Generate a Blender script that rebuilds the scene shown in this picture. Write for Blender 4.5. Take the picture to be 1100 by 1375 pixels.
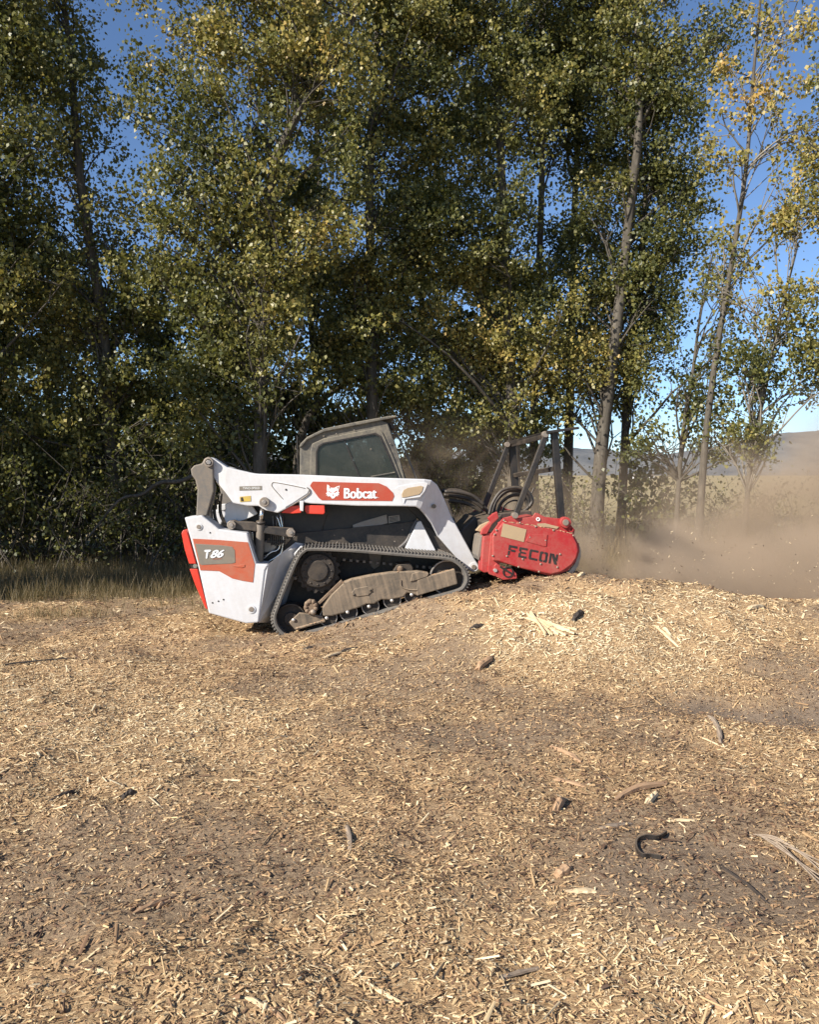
import bpy, bmesh, math, random
import numpy as np
from mathutils import Vector, Matrix

for o in list(bpy.data.objects):
    bpy.data.objects.remove(o)
scene = bpy.context.scene
COL = scene.collection
rng = np.random.default_rng(7)
random.seed(7)

# ------------------------------------------------------------------ camera, sky, sun, exposure
F = 1100.0                       # focal length in units of the 1100-wide measurements
CAMZ = 1.67
PITCH = math.atan(50.0 / F)
cd = bpy.data.cameras.new('camera')
cam = bpy.data.objects.new('camera', cd)
COL.objects.link(cam)
cam.location = (0, 0, CAMZ)
cam.rotation_euler = (math.pi / 2 - PITCH, 0, 0)
cd.sensor_fit = 'HORIZONTAL'
cd.sensor_width = 36.0
cd.lens = 36.0
cd.clip_start = 0.05
cd.clip_end = 9000
scene.camera = cam

SUN = Vector((-1.0, -0.78, 0.76)).normalized()
w = bpy.data.worlds.new('World')
scene.world = w
w.use_nodes = True
wn = w.node_tree
wn.nodes.clear()
sky = wn.nodes.new('ShaderNodeTexSky')
sky.sky_type = 'NISHITA'
sky.sun_disc = False
sky.sun_elevation = math.asin(SUN.z)
sky.sun_rotation = math.atan2(SUN.x, SUN.y)
sky.altitude = 900
sky.air_density = 0.8
sky.dust_density = 0.3
sky.ozone_density = 4.0
bg = wn.nodes.new('ShaderNodeBackground')
bg.inputs['Strength'].default_value = 0.1
wo = wn.nodes.new('ShaderNodeOutputWorld')
wn.links.new(sky.outputs[0], bg.inputs[0])
wn.links.new(bg.outputs[0], wo.inputs[0])

sd = bpy.data.lights.new('sun', 'SUN')
sd.energy = 5.0
sd.angle = math.radians(0.53)
sd.color = (1.0, 0.945, 0.86)
so = bpy.data.objects.new('sun', sd)
COL.objects.link(so)
so.location = (-20, -12, 20)
so.rotation_euler = SUN.to_track_quat('Z', 'Y').to_euler()

scene.view_settings.view_transform = 'Standard'
scene.view_settings.look = 'None'
scene.view_settings.gamma = 1
scene.view_settings.exposure = 0.8
scene.view_settings.use_curve_mapping = False
try:
    scene.cycles.volume_bounces = 1
    scene.cycles.max_bounces = 6
    scene.cycles.diffuse_bounces = 3
    scene.cycles.glossy_bounces = 2
    scene.cycles.transparent_max_bounces = 8
except Exception:
    pass

# ------------------------------------------------------------------ helpers
def ray(px, py):
    dx = (px - 550.0) / F
    dy = (687.5 - py) / F
    s, c = math.sin(PITCH), math.cos(PITCH)
    return Vector((dx, c + dy * s, -s + dy * c))

def at(px, py, d):
    """point seen in the direction px,py on the vertical plane Y = d"""
    r = ray(px, py)
    return Vector((0, 0, CAMZ)) + r * (d / r.y)

def tag(o, label=None, cat=None, group=None, kind=None):
    if label: o['label'] = label
    if cat: o['category'] = cat
    if group: o['group'] = group
    if kind: o['kind'] = kind
    return o

def empty(name, loc, rot=None):
    o = bpy.data.objects.new(name, None)
    COL.objects.link(o)
    o.location = loc
    if rot is not None:
        o.rotation_euler = rot
    o.empty_display_size = 0.2
    return o

def link_mesh(name, me, m, parent=None, bevel=0, smooth=False):
    o = bpy.data.objects.new(name, me)
    COL.objects.link(o)
    if m is not None:
        me.materials.clear()
        me.materials.append(m)
    if parent is not None:
        o.parent = parent
    if smooth:
        me.polygons.foreach_set('use_smooth', np.ones(len(me.polygons), dtype=bool))
    if bevel:
        b = o.modifiers.new('bevel', 'BEVEL')
        b.width = bevel
        b.segments = 2
        b.limit_method = 'ANGLE'
        b.angle_limit = math.radians(35)
    return o

def np_mesh(name, v, f, attrs=None):
    """v (N,3), f (M,k) with all faces of one size"""
    me = bpy.data.meshes.new(name)
    v = np.ascontiguousarray(v, dtype=np.float32)
    f = np.ascontiguousarray(f, dtype=np.int32)
    n, k = f.shape
    me.vertices.add(len(v))
    me.vertices.foreach_set('co', v.ravel())
    me.loops.add(n * k)
    me.loops.foreach_set('vertex_index', f.ravel())
    me.polygons.add(n)
    me.polygons.foreach_set('loop_start', np.arange(0, n * k, k, dtype=np.int32))
    if attrs:
        for an, (dom, arr) in attrs.items():
            a = me.attributes.new(an, 'FLOAT', dom)
            a.data.foreach_set('value', np.ascontiguousarray(arr, dtype=np.float32))
    me.update(calc_edges=True)
    return me

def _h(ix, iy, s):
    n = (ix * 374761393 + iy * 668265263 + s * 974634777) & 0x7fffffff
    n = ((n ^ (n >> 13)) * 1274126177) & 0x7fffffff
    return ((n ^ (n >> 16)) & 0xffff) / 65535.0

def vnoise(x, y, s=0):
    x = np.asarray(x, float); y = np.asarray(y, float)
    ix = np.floor(x).astype(np.int64); iy = np.floor(y).astype(np.int64)
    fx = x - ix; fy = y - iy
    fx = fx * fx * (3 - 2 * fx); fy = fy * fy * (3 - 2 * fy)
    a = _h(ix, iy, s); b = _h(ix + 1, iy, s); c = _h(ix, iy + 1, s); d = _h(ix + 1, iy + 1, s)
    return (a * (1 - fx) + b * fx) * (1 - fy) + (c * (1 - fx) + d * fx) * fy

def fbm(x, y, s=0, o=3):
    t = 0; a = 0.5
    for i in range(o):
        t = t + a * vnoise(np.asarray(x) * 2 ** i, np.asarray(y) * 2 ** i, s + i)
        a *= 0.5
    return t / (1 - 0.5 ** o)

# ------------------------------------------------------------------ materials
class NT:
    def __init__(self, name):
        self.m = bpy.data.materials.new(name)
        self.m.use_nodes = True
        self.t = self.m.node_tree
        self.t.nodes.clear()
        self.out = self.n('ShaderNodeOutputMaterial')
    def n(self, ty, **kw):
        o = self.t.nodes.new(ty)
        for k, v in kw.items():
            setattr(o, k, v)
        return o
    def l(self, a, b):
        self.t.links.new(a, b)
    def noise(self, scale, detail=4, rough=0.6, vec=None, dist=0.0):
        o = self.n('ShaderNodeTexNoise')
        o.inputs['Scale'].default_value = scale
        o.inputs['Detail'].default_value = detail
        o.inputs['Roughness'].default_value = rough
        o.inputs['Distortion'].default_value = dist
        if vec is not None:
            self.l(vec, o.inputs['Vector'])
        return o.outputs['Fac']
    def ramp(self, fac, stops, interp='LINEAR'):
        o = self.n('ShaderNodeValToRGB')
        o.color_ramp.interpolation = interp
        e = o.color_ramp.elements
        while len(e) < len(stops):
            e.new(0.5)
        for i, (p, c) in enumerate(stops):
            e[i].position = p
            e[i].color = (c, c, c, 1) if isinstance(c, (int, float)) else (*c, 1)
        self.l(fac, o.inputs[0])
        return o.outputs[0]
    def mix(self, fac, a, b):
        o = self.n('ShaderNodeMix', data_type='RGBA')
        for s, v in ((o.inputs[0], fac), (o.inputs[6], a), (o.inputs[7], b)):
            if isinstance(v, (int, float)):
                s.default_value = v
            elif isinstance(v, tuple):
                s.default_value = (*v, 1)
            else:
                self.l(v, s)
        return o.outputs[2]
    def math(self, op, a, b=None, c=None):
        o = self.n('ShaderNodeMath', operation=op)
        for s, v in zip(o.inputs, (a, b, c)):
            if v is None: continue
            if isinstance(v, (int, float)): s.default_value = v
            else: self.l(v, s)
        return o.outputs[0]
    def coord(self, which='Object'):
        return self.n('ShaderNodeTexCoord').outputs[which]
    def attr(self, name):
        o = self.n('ShaderNodeAttribute')
        o.attribute_name = name
        return o.outputs['Fac']
    def bump(self, h, strength, dist=0.01):
        o = self.n('ShaderNodeBump')
        o.inputs['Strength'].default_value = strength
        o.inputs['Distance'].default_value = dist
        self.l(h, o.inputs['Height'])
        return o.outputs[0]
    def bsdf(self, col, rough=0.5, metal=0.0, spec=0.5, normal=None):
        o = self.n('ShaderNodeBsdfPrincipled')
        for k, v in (('Base Color', col), ('Roughness', rough), ('Metallic', metal), ('Specular IOR Level', spec)):
            s = o.inputs[k]
            if isinstance(v, (int, float)): s.default_value = v
            elif isinstance(v, tuple): s.default_value = (*v, 1)
            else: self.l(v, s)
        if normal is not None:
            self.l(normal, o.inputs['Normal'])
        return o
    def done(self, sh):
        self.l(sh.outputs[0], self.out.inputs[0])
        return self.m

DUST = (0.30, 0.22, 0.145)

def paint(name, base, rough=0.45, dust=0.35, scale=2.5, metal=0.0, bump=0.15, dustcol=DUST, upward=0.3, streak=0.0):
    t = NT(name)
    co = t.coord()
    n1 = t.noise(scale, 7, 0.68, co, 0.8)
    n2 = t.noise(scale * 11, 5, 0.7, co)
    mp = t.n('ShaderNodeMapping'); mp.inputs['Scale'].default_value = (26, 26, 1.6); mp.inputs['Rotation'].default_value = (0, -0.25, 0)
    t.l(co, mp.inputs[0])
    n3 = t.noise(1.0, 4, 0.6, mp.outputs[0])
    f = t.math('ADD', t.math('ADD', t.math('MULTIPLY', n1, 0.65 - .3 * streak), t.math('MULTIPLY', n2, 0.35 - .2 * streak)), t.math('MULTIPLY', n3, .5 * streak))
    r = t.ramp(f, [(0.40, 0.0), (0.64, 1.0)])
    fac = t.math('MULTIPLY', r, min(1.0, dust * 1.7))
    # dust lies thicker on faces that look up
    g = t.n('ShaderNodeNewGeometry')
    sep = t.n('ShaderNodeSeparateXYZ')
    t.l(g.outputs['Normal'], sep.inputs[0])
    up = t.math('MULTIPLY', t.math('MAXIMUM', sep.outputs[2], 0.0), upward)
    fac = t.math('MINIMUM', t.math('ADD', t.math('ADD', fac, dust * 0.12), up), 0.95)
    # rubbed, scuffed edges and scratches
    mp2 = t.n('ShaderNodeMapping'); mp2.inputs['Scale'].default_value = (4, 30, 60); mp2.inputs['Rotation'].default_value = (0, 0.6, 0)
    t.l(co, mp2.inputs[0])
    sc = t.ramp(t.noise(2.2, 3, 0.75, mp2.outputs[0], 2.0), [(0.63, 0.0), (0.70, 0.5)])
    col = t.mix(t.math('MULTIPLY', sc, min(1.0, dust * 1.6)), base, dustcol)
    col = t.mix(fac, col, dustcol)
    ro = t.math('ADD', t.math('MULTIPLY', fac, 0.4), rough)
    b = t.bump(n2, bump, 0.004)
    return t.done(t.bsdf(col, ro, metal, 0.45, b))

M = {}
M['white'] = paint('white_paint', (0.63, 0.625, 0.625), 0.38, 0.20, 2.2, upward=0.06, streak=.5, dustcol=(.36, .30, .235))
M['red'] = paint('red_paint', (0.36, 0.014, 0.018), 0.42, 0.36, 4.0, upward=0.15, dustcol=(0.34, 0.13, 0.095))
M['orange'] = paint('rust_orange_decal', (0.44, 0.085, 0.035), 0.5, 0.22, 6.0)
M['decal_red'] = paint('red_brown_decal', (0.40, 0.05, 0.022), 0.5, 0.12, 6.0)
M['lamp_red'] = paint('red_plastic', (0.68, 0.04, 0.02), 0.35, 0.08, 5.0, upward=0.1)
M['grey_decal'] = paint('grey_decal', (0.17, 0.155, 0.125), 0.5, 0.2, 6.0)
M['print_white'] = paint('white_print', (0.8, 0.8, 0.78), 0.5, 0.05, 8.0)
M['print_black'] = paint('black_print', (0.012, 0.012, 0.014), 0.5, 0.06, 8.0)
M['yellow_decal'] = paint('yellow_decal', (0.55, 0.38, 0.06), 0.5, 0.25, 20.0)
M['tan_decal'] = paint('tan_lens', (0.42, 0.30, 0.17), 0.45, 0.3, 5.0)
M['black'] = paint('black_paint', (0.010, 0.010, 0.011), 0.42, 0.07, 3.0)
M['black_dusty'] = paint('dusty_black_paint', (0.016, 0.015, 0.015), 0.5, 0.14, 3.0, upward=0.2)
M['charcoal'] = paint('charcoal_panel', (0.05, 0.05, 0.053), 0.4, 0.10, 2.0, upward=0.1)
M['cab'] = paint('dusty_cab_paint', (0.06, 0.056, 0.05), 0.55, 0.36, 5.0, upward=0.3, streak=.4, dustcol=(.31, .26, .18))
M['link'] = paint('dusty_grey_steel', (0.12, 0.112, 0.10), 0.55, 0.3, 6.0, streak=.5)
M['frame'] = paint('dusty_track_frame', (0.07, 0.058, 0.044), 0.62, 0.5, 4.0, upward=0.5, streak=.9)
M['rubber'] = paint('dusty_rubber', (0.085, 0.08, 0.072), 0.75, 0.30, 7.0, upward=0.2, dustcol=(.24, .205, .165))
M['wheel'] = paint('muddy_wheel_steel', (0.016, 0.013, 0.011), 0.6, 0.10, 6.0, upward=.15)
M['rust'] = paint('rusty_steel', (0.09, 0.05, 0.03), 0.7, 0.45, 12.0)
M['bolt'] = paint('pale_bolt_steel', (0.55, 0.52, 0.48), 0.35, 0.15, 30.0, metal=0.6)
M['pin'] = paint('pin_steel', (0.30, 0.26, 0.22), 0.4, 0.35, 20.0, metal=0.5)
M['steel'] = paint('worn_steel', (0.34, 0.32, 0.30), 0.4, 0.3, 8.0, metal=0.7)
M['chrome'] = paint('bright_rod', (0.7, 0.7, 0.7), 0.15, 0.08, 8.0, metal=1.0)
M['hose'] = paint('hydraulic_hose_rubber', (0.014, 0.014, 0.014), 0.45, 0.10, 8.0, upward=0.2)
M['step'] = paint('worn_step_plate', (0.28, 0.27, 0.25), 0.6, 0.3, 60.0, bump=0.8)

def glass_mat():
    t = NT('dusty_cab_glass')
    co = t.coord()
    n = t.noise(3.5, 6, 0.7, co, 0.8)
    fac = t.ramp(n, [(0.38, 0.03), (0.75, 0.17)])
    gl = t.bsdf((0.02, 0.025, 0.022), 0.06, 0, 0.6)
    tr = t.n('ShaderNodeBsdfTransparent')
    tr.inputs[0].default_value = (0.7, 0.76, 0.74, 1)
    m1 = t.n('ShaderNodeMixShader'); m1.inputs[0].default_value = 0.5
    t.l(tr.outputs[0], m1.inputs[1]); t.l(gl.outputs[0], m1.inputs[2])
    du = t.bsdf((0.19, 0.17, 0.135), 0.8, 0, 0.2)
    m2 = t.n('ShaderNodeMixShader')
    t.l(fac, m2.inputs[0]); t.l(m1.outputs[0], m2.inputs[1]); t.l(du.outputs[0], m2.inputs[2])
    return t.done(m2)
M['glass'] = glass_mat()

def leaf_mat(name, stops, trans=0.28, gloss=0.5):
    t = NT(name)
    f = t.attr('tint')
    col = t.ramp(f, stops)
    b = t.bsdf(col, 0.46, 0, gloss)
    tr = t.n('ShaderNodeBsdfTranslucent')
    t.l(t.mix(0.5, col, (0.22, 0.22, 0.03)), tr.inputs[0])
    m = t.n('ShaderNodeMixShader'); m.inputs[0].default_value = trans
    t.l(b.outputs[0], m.inputs[1]); t.l(tr.outputs[0], m.inputs[2])
    return t.done(m)
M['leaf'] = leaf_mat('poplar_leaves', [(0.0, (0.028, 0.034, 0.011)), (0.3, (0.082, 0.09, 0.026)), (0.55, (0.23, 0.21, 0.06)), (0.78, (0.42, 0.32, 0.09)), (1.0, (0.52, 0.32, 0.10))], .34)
M['grass'] = leaf_mat('dry_grass', [(0.0, (0.06, 0.05, 0.026)), (0.5, (0.16, 0.122, 0.062)), (1.0, (0.33, 0.25, 0.135))], 0.2, 0.2)

def bark_mat():
    t = NT('poplar_bark')
    co = t.coord()
    mp = t.n('ShaderNodeMapping'); mp.inputs['Scale'].default_value = (9, 9, 1.6)
    t.l(co, mp.inputs[0])
    n = t.noise(2.0, 6, 0.7, mp.outputs[0])
    n2 = t.noise(0.8, 3, 0.5, co)
    c = t.ramp(n, [(0.3, (0.035, 0.028, 0.022)), (0.55, (0.095, 0.08, 0.062)), (0.75, (0.20, 0.175, 0.14))])
    c = t.mix(t.math('MULTIPLY', n2, 0.4), c, (0.13, 0.115, 0.09))
    return t.done(t.bsdf(c, 0.85, 0, 0.2, t.bump(n, 0.7, 0.02)))
M['bark'] = bark_mat()
def sunlit_bark():  # lighter copy of the bark, sunlight on branches put into the colour
    t = NT('sunlit_twig_bark')
    n = t.noise(5, 4, 0.6, t.coord())
    c = t.ramp(n, [(0.3, (0.10, 0.085, 0.065)), (0.7, (0.29, 0.255, 0.205))])
    return t.done(t.bsdf(c, 0.8, 0, 0.25))
M['twig'] = sunlit_bark()

def chip_mat():
    t = NT('shredded_wood')
    f = t.attr('tint')
    co = t.coord()
    n = t.noise(60, 3, 0.6, co)
    c = t.ramp(f, [(0.0, (0.03, 0.018, 0.012)), (0.2, (0.15, 0.085, 0.052)), (0.45, (0.42, 0.262, 0.127)), (0.75, (0.64, 0.455, 0.235)), (1.0, (0.80, 0.66, 0.42))])
    c = t.mix(t.math('MULTIPLY', n, 0.35), c, (0.26, 0.155, 0.095))
    return t.done(t.bsdf(c, 0.75, 0, 0.25))
M['chips'] = chip_mat()

def ground_mat():
    t = NT('mulched_ground')
    co = t.coord()
    n1 = t.noise(0.35, 5, 0.6, co)
    n2 = t.noise(38, 6, 0.75, co, 0.5)
    mp = t.n('ShaderNodeMapping'); mp.inputs['Scale'].default_value = (22, 60, 30); mp.inputs['Rotation'].default_value = (0, 0, 0.5)
    t.l(co, mp.inputs[0])
    n3 = t.noise(1.0, 5, 0.7, mp.outputs[0], 1.5)
    f = t.math('ADD', t.math('MULTIPLY', n2, 0.5), t.math('MULTIPLY', n3, 0.5))
    mulch = t.ramp(f, [(0.34, (0.09, 0.056, 0.036)), (0.47, (0.38, 0.243, 0.128)), (0.60, (0.60, 0.425, 0.232))])
    dirt = t.ramp(n2, [(0.3, (0.16, 0.114, 0.078)), (0.7, (0.32, 0.238, 0.165))])
    fld = t.ramp(t.noise(0.6, 6, 0.7, co), [(0.3, (0.26, 0.20, 0.095)), (0.7, (0.42, 0.33, 0.17))])
    c = t.mix(t.attr('dirt'), mulch, dirt)
    c = t.mix(t.attr('field'), c, fld)
    return t.done(t.bsdf(c, 0.9, 0, 0.15, t.bump(f, 0.9, 0.03)))
M['ground'] = ground_mat()

# ------------------------------------------------------------------ ground
def smooth_table(xs, ys, k):
    gx = np.linspace(xs[0], xs[-1], 1600)
    gy = np.interp(gx, xs, ys)
    n = int(k / (gx[1] - gx[0])) | 1
    ker = np.hanning(n + 2)[1:-1]; ker /= ker.sum()
    gy = np.convolve(np.pad(gy, n // 2, mode='edge'), ker, mode='valid')
    return gx, gy
TX = smooth_table([-12, -2.3, -1.35, -.5, .4, 1.3, 2.2, 2.9, 3.8, 5, 9, 14], [0, 0, .01, .16, .40, .57, .64, .54, .36, .30, .25, .05], 0.7)
TY = smooth_table([-6, 5.3, 6.3, 7.0, 7.7, 8.3, 9.0, 10.2, 11.4, 13.0, 40], [0, 0, .09, .36, .74, .97, 1, .95, .5, 0, 0], 0.8)
TY2 = smooth_table([-6, 5.6, 6.6, 7.3, 7.9, 8.5, 9.1, 9.9, 10.8, 40], [0, 0, .12, .45, .85, 1, .72, .2, 0, 0], 0.6)      # right of the head the ridge is narrow

def gh(x, y):
    x = np.asarray(x, float); y = np.asarray(y, float)
    k = np.clip((x - 1.5) / 1.0, 0, 1); k = k * k * (3 - 2 * k)
    h = np.interp(x, *TX) * (np.interp(y, *TY) * (1 - k) + np.interp(y, *TY2) * k)
    near = np.clip((16 - y) / 6, 0, 1) * np.clip((14 - np.abs(x)) / 4, 0, 1)
    h = h + near * (0.10 * (fbm(x * .55, y * .55, 3) - .5) + 0.09 * (fbm(x * 2.2, y * 2.2, 9) - .5) + 0.045 * (fbm(x * 8, y * 8, 17, 2) - .5))
    md = np.clip(h * 2.2, 0, 1)
    h = h + md * near * (.16 * (fbm(x * 1.5 + 4, y * 1.5, 23, 3) - .5) + .09 * (fbm(x * 4.5, y * 4.5, 29, 2) - .5))
    fy_ = 8.5 + (x + .4) * .0875
    h = h + .06 * np.exp(-((y - fy_ + .07) / .09) ** 2) * np.clip((x + 1.0) * 2, 0, 1) * np.clip((1.2 - x) * 2, 0, 1) * (.3 + fbm(x * 6, y * 6, 37, 2))     # chips pressed up along the track
    h = h - 0.17 * np.exp(-(((x - 2.9) / 1.3) ** 2 + ((y - 5.9) / .35) ** 2)) - .05 * np.exp(-(((x - 2.2) / .9) ** 2 + ((y - 3.3) / .3) ** 2))      # track rut on the right
    return h

def dirt_mask(x, y):
    n = fbm(x * 0.9 + 3, y * 0.9, 31, 4)
    m = np.clip((n - 0.50) * 7, 0, 1) * 0.65
    for cx, cy, rx, ry, a in ((2.7, 5.85, 1.5, .6, 1.15), (0.5, 5.2, .9, .45, .75), (1.3, 3.2, .75, .6, .85), (-.3, 5.6, .9, .3, .5), (3.4, 6.1, 1.2, .4, .8)):
        m = np.maximum(m, a * np.clip(1.6 - 1.6 * np.sqrt(((x - cx) / rx) ** 2 + ((y - cy) / ry) ** 2) + (n - .5) * 2.5, 0, 1))
    return m

gy_ = np.concatenate([np.arange(-4, 1.5, .25), np.arange(1.5, 13, .06), 13 * 1.07 ** np.arange(0, 82)])
gxp = np.concatenate([np.arange(0, 8, .08), 8 * 1.09 ** np.arange(0, 64)])
gx_ = np.concatenate([-gxp[:0:-1], gxp])
X, Y = np.meshgrid(gx_, gy_)
Z = gh(X, Y)
nx, ny = len(gx_), len(gy_)
idx = np.arange(nx * ny).reshape(ny, nx)
fc = np.stack([idx[:-1, :-1].ravel(), idx[:-1, 1:].ravel(), idx[1:, 1:].ravel(), idx[1:, :-1].ravel()], 1)
fld = np.clip((Y - 12.6 - 1.2 * (fbm(X * .5, Y * .5, 5) - .5)) / 1.2, 0, 1)
fld = np.maximum(fld, np.clip((np.abs(X) - 13) / 3, 0, 1))
me = np_mesh('ground', np.stack([X, Y, Z], -1).reshape(-1, 3), fc, {'dirt': ('POINT', dirt_mask(X, Y).ravel()), 'field': ('POINT', fld.ravel())})
ground = link_mesh('ground', me, M['ground'], smooth=True)
tag(ground, 'brown mulched ground running back to a dry yellow field', kind='structure')

# far hills
def hill(name, cx, d, wid, hgt, seed, label):
    n = 60
    xs = np.linspace(-wid, wid, n); ys = np.linspace(-wid * .5, wid * .5, 24)
    A, B = np.meshgrid(xs, ys)
    env = np.clip(1 - (A / wid) ** 2, 0, 1) * np.clip(1 - (B / (wid * .5)) ** 2, 0, 1)
    H = hgt * env ** 1.1 * (0.75 + 0.5 * fbm(A / wid * 4 + seed, B / wid * 4, seed, 4)) - 2
    ii = np.arange(n * 24).reshape(24, n)
    f = np.stack([ii[:-1, :-1].ravel(), ii[:-1, 1:].ravel(), ii[1:, 1:].ravel(), ii[1:, :-1].ravel()], 1)
    me = np_mesh(name, np.stack([A + cx, B + d, H], -1).reshape(-1, 3), f)
    o = link_mesh(name, me, M['hill'], smooth=True)
    tag(o, label, kind='structure')
t = NT('hazy_hillside')
c = t.ramp(t.noise(0.02, 6, 0.6, t.coord()), [(0.35, (0.10, 0.108, 0.115)), (0.65, (0.165, 0.165, 0.16))])  # sagebrush grey, with the bluish haze of distance mixed into the colour
M['hill'] = t.done(t.bsdf(c, 0.95, 0, 0.1))
hill('hill', 1050, 1900, 620, 112, 3, 'grey brown hill on the horizon at the far right')
hill('hill', 330, 2100, 620, 74, 8, 'low grey hill on the horizon behind the trunks')
hill('hill', -900, 2300, 900, 90, 12, 'low grey hill behind the trees on the left')


# ------------------------------------------------------------------ the track loader
YAW = math.radians(5.0)
TILT = math.radians(14.5)
WID = 1.9                                    # overall width of the machine
LO = Vector((-0.40, 8.5, 0.10))              # base point below the near track
LAT = Vector((-math.sin(YAW), math.cos(YAW), 0))

class Frame:
    def __init__(self, loc):
        self.loc = Vector(loc)
        self.rot = (Matrix.Rotation(YAW, 3, 'Z') @ Matrix.Rotation(-TILT, 3, 'Y'))
        self.inv = self.rot.transposed()
        self.v0 = (self.loc - LO).dot(LAT)
    def P(self, p, v):
        """side-elevation measurement p on the machine's plane v metres in from the near track face"""
        r = ray(p[0], p[1])
        o = Vector((0, 0, CAMZ))
        s = (v - (o - LO).dot(LAT)) / r.dot(LAT)
        return self.inv @ (o + r * s - self.loc)
    def scale(self, p, v):
        r = ray(p[0], p[1])
        o = Vector((0, 0, CAMZ))
        s = (v - (o - LO).dot(LAT)) / r.dot(LAT)
        return s / F

def c1(x, y): return (230 + x * 300 / 1100, 540 + y * 340 / 1247)
def c2(x, y): return (370 + x * 300 / 1100, 540 + y * 340 / 1247)
def c3(x, y): return (580 + x * 240 / 1100, 550 + y * 250 / 1146)
def c5(x, y): return (240 + x * 160 / 1100, 600 + y * 180 / 1238)
def c6(x, y): return (360 + x * 280 / 1100, 640 + y * 230 / 904)

LF = Frame(LO)
loader = empty('track_loader', LO, LF.rot.to_euler())
tag(loader, 'dusty white compact track loader with red decals, nosed up on the chip mound', 'loader')

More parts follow.
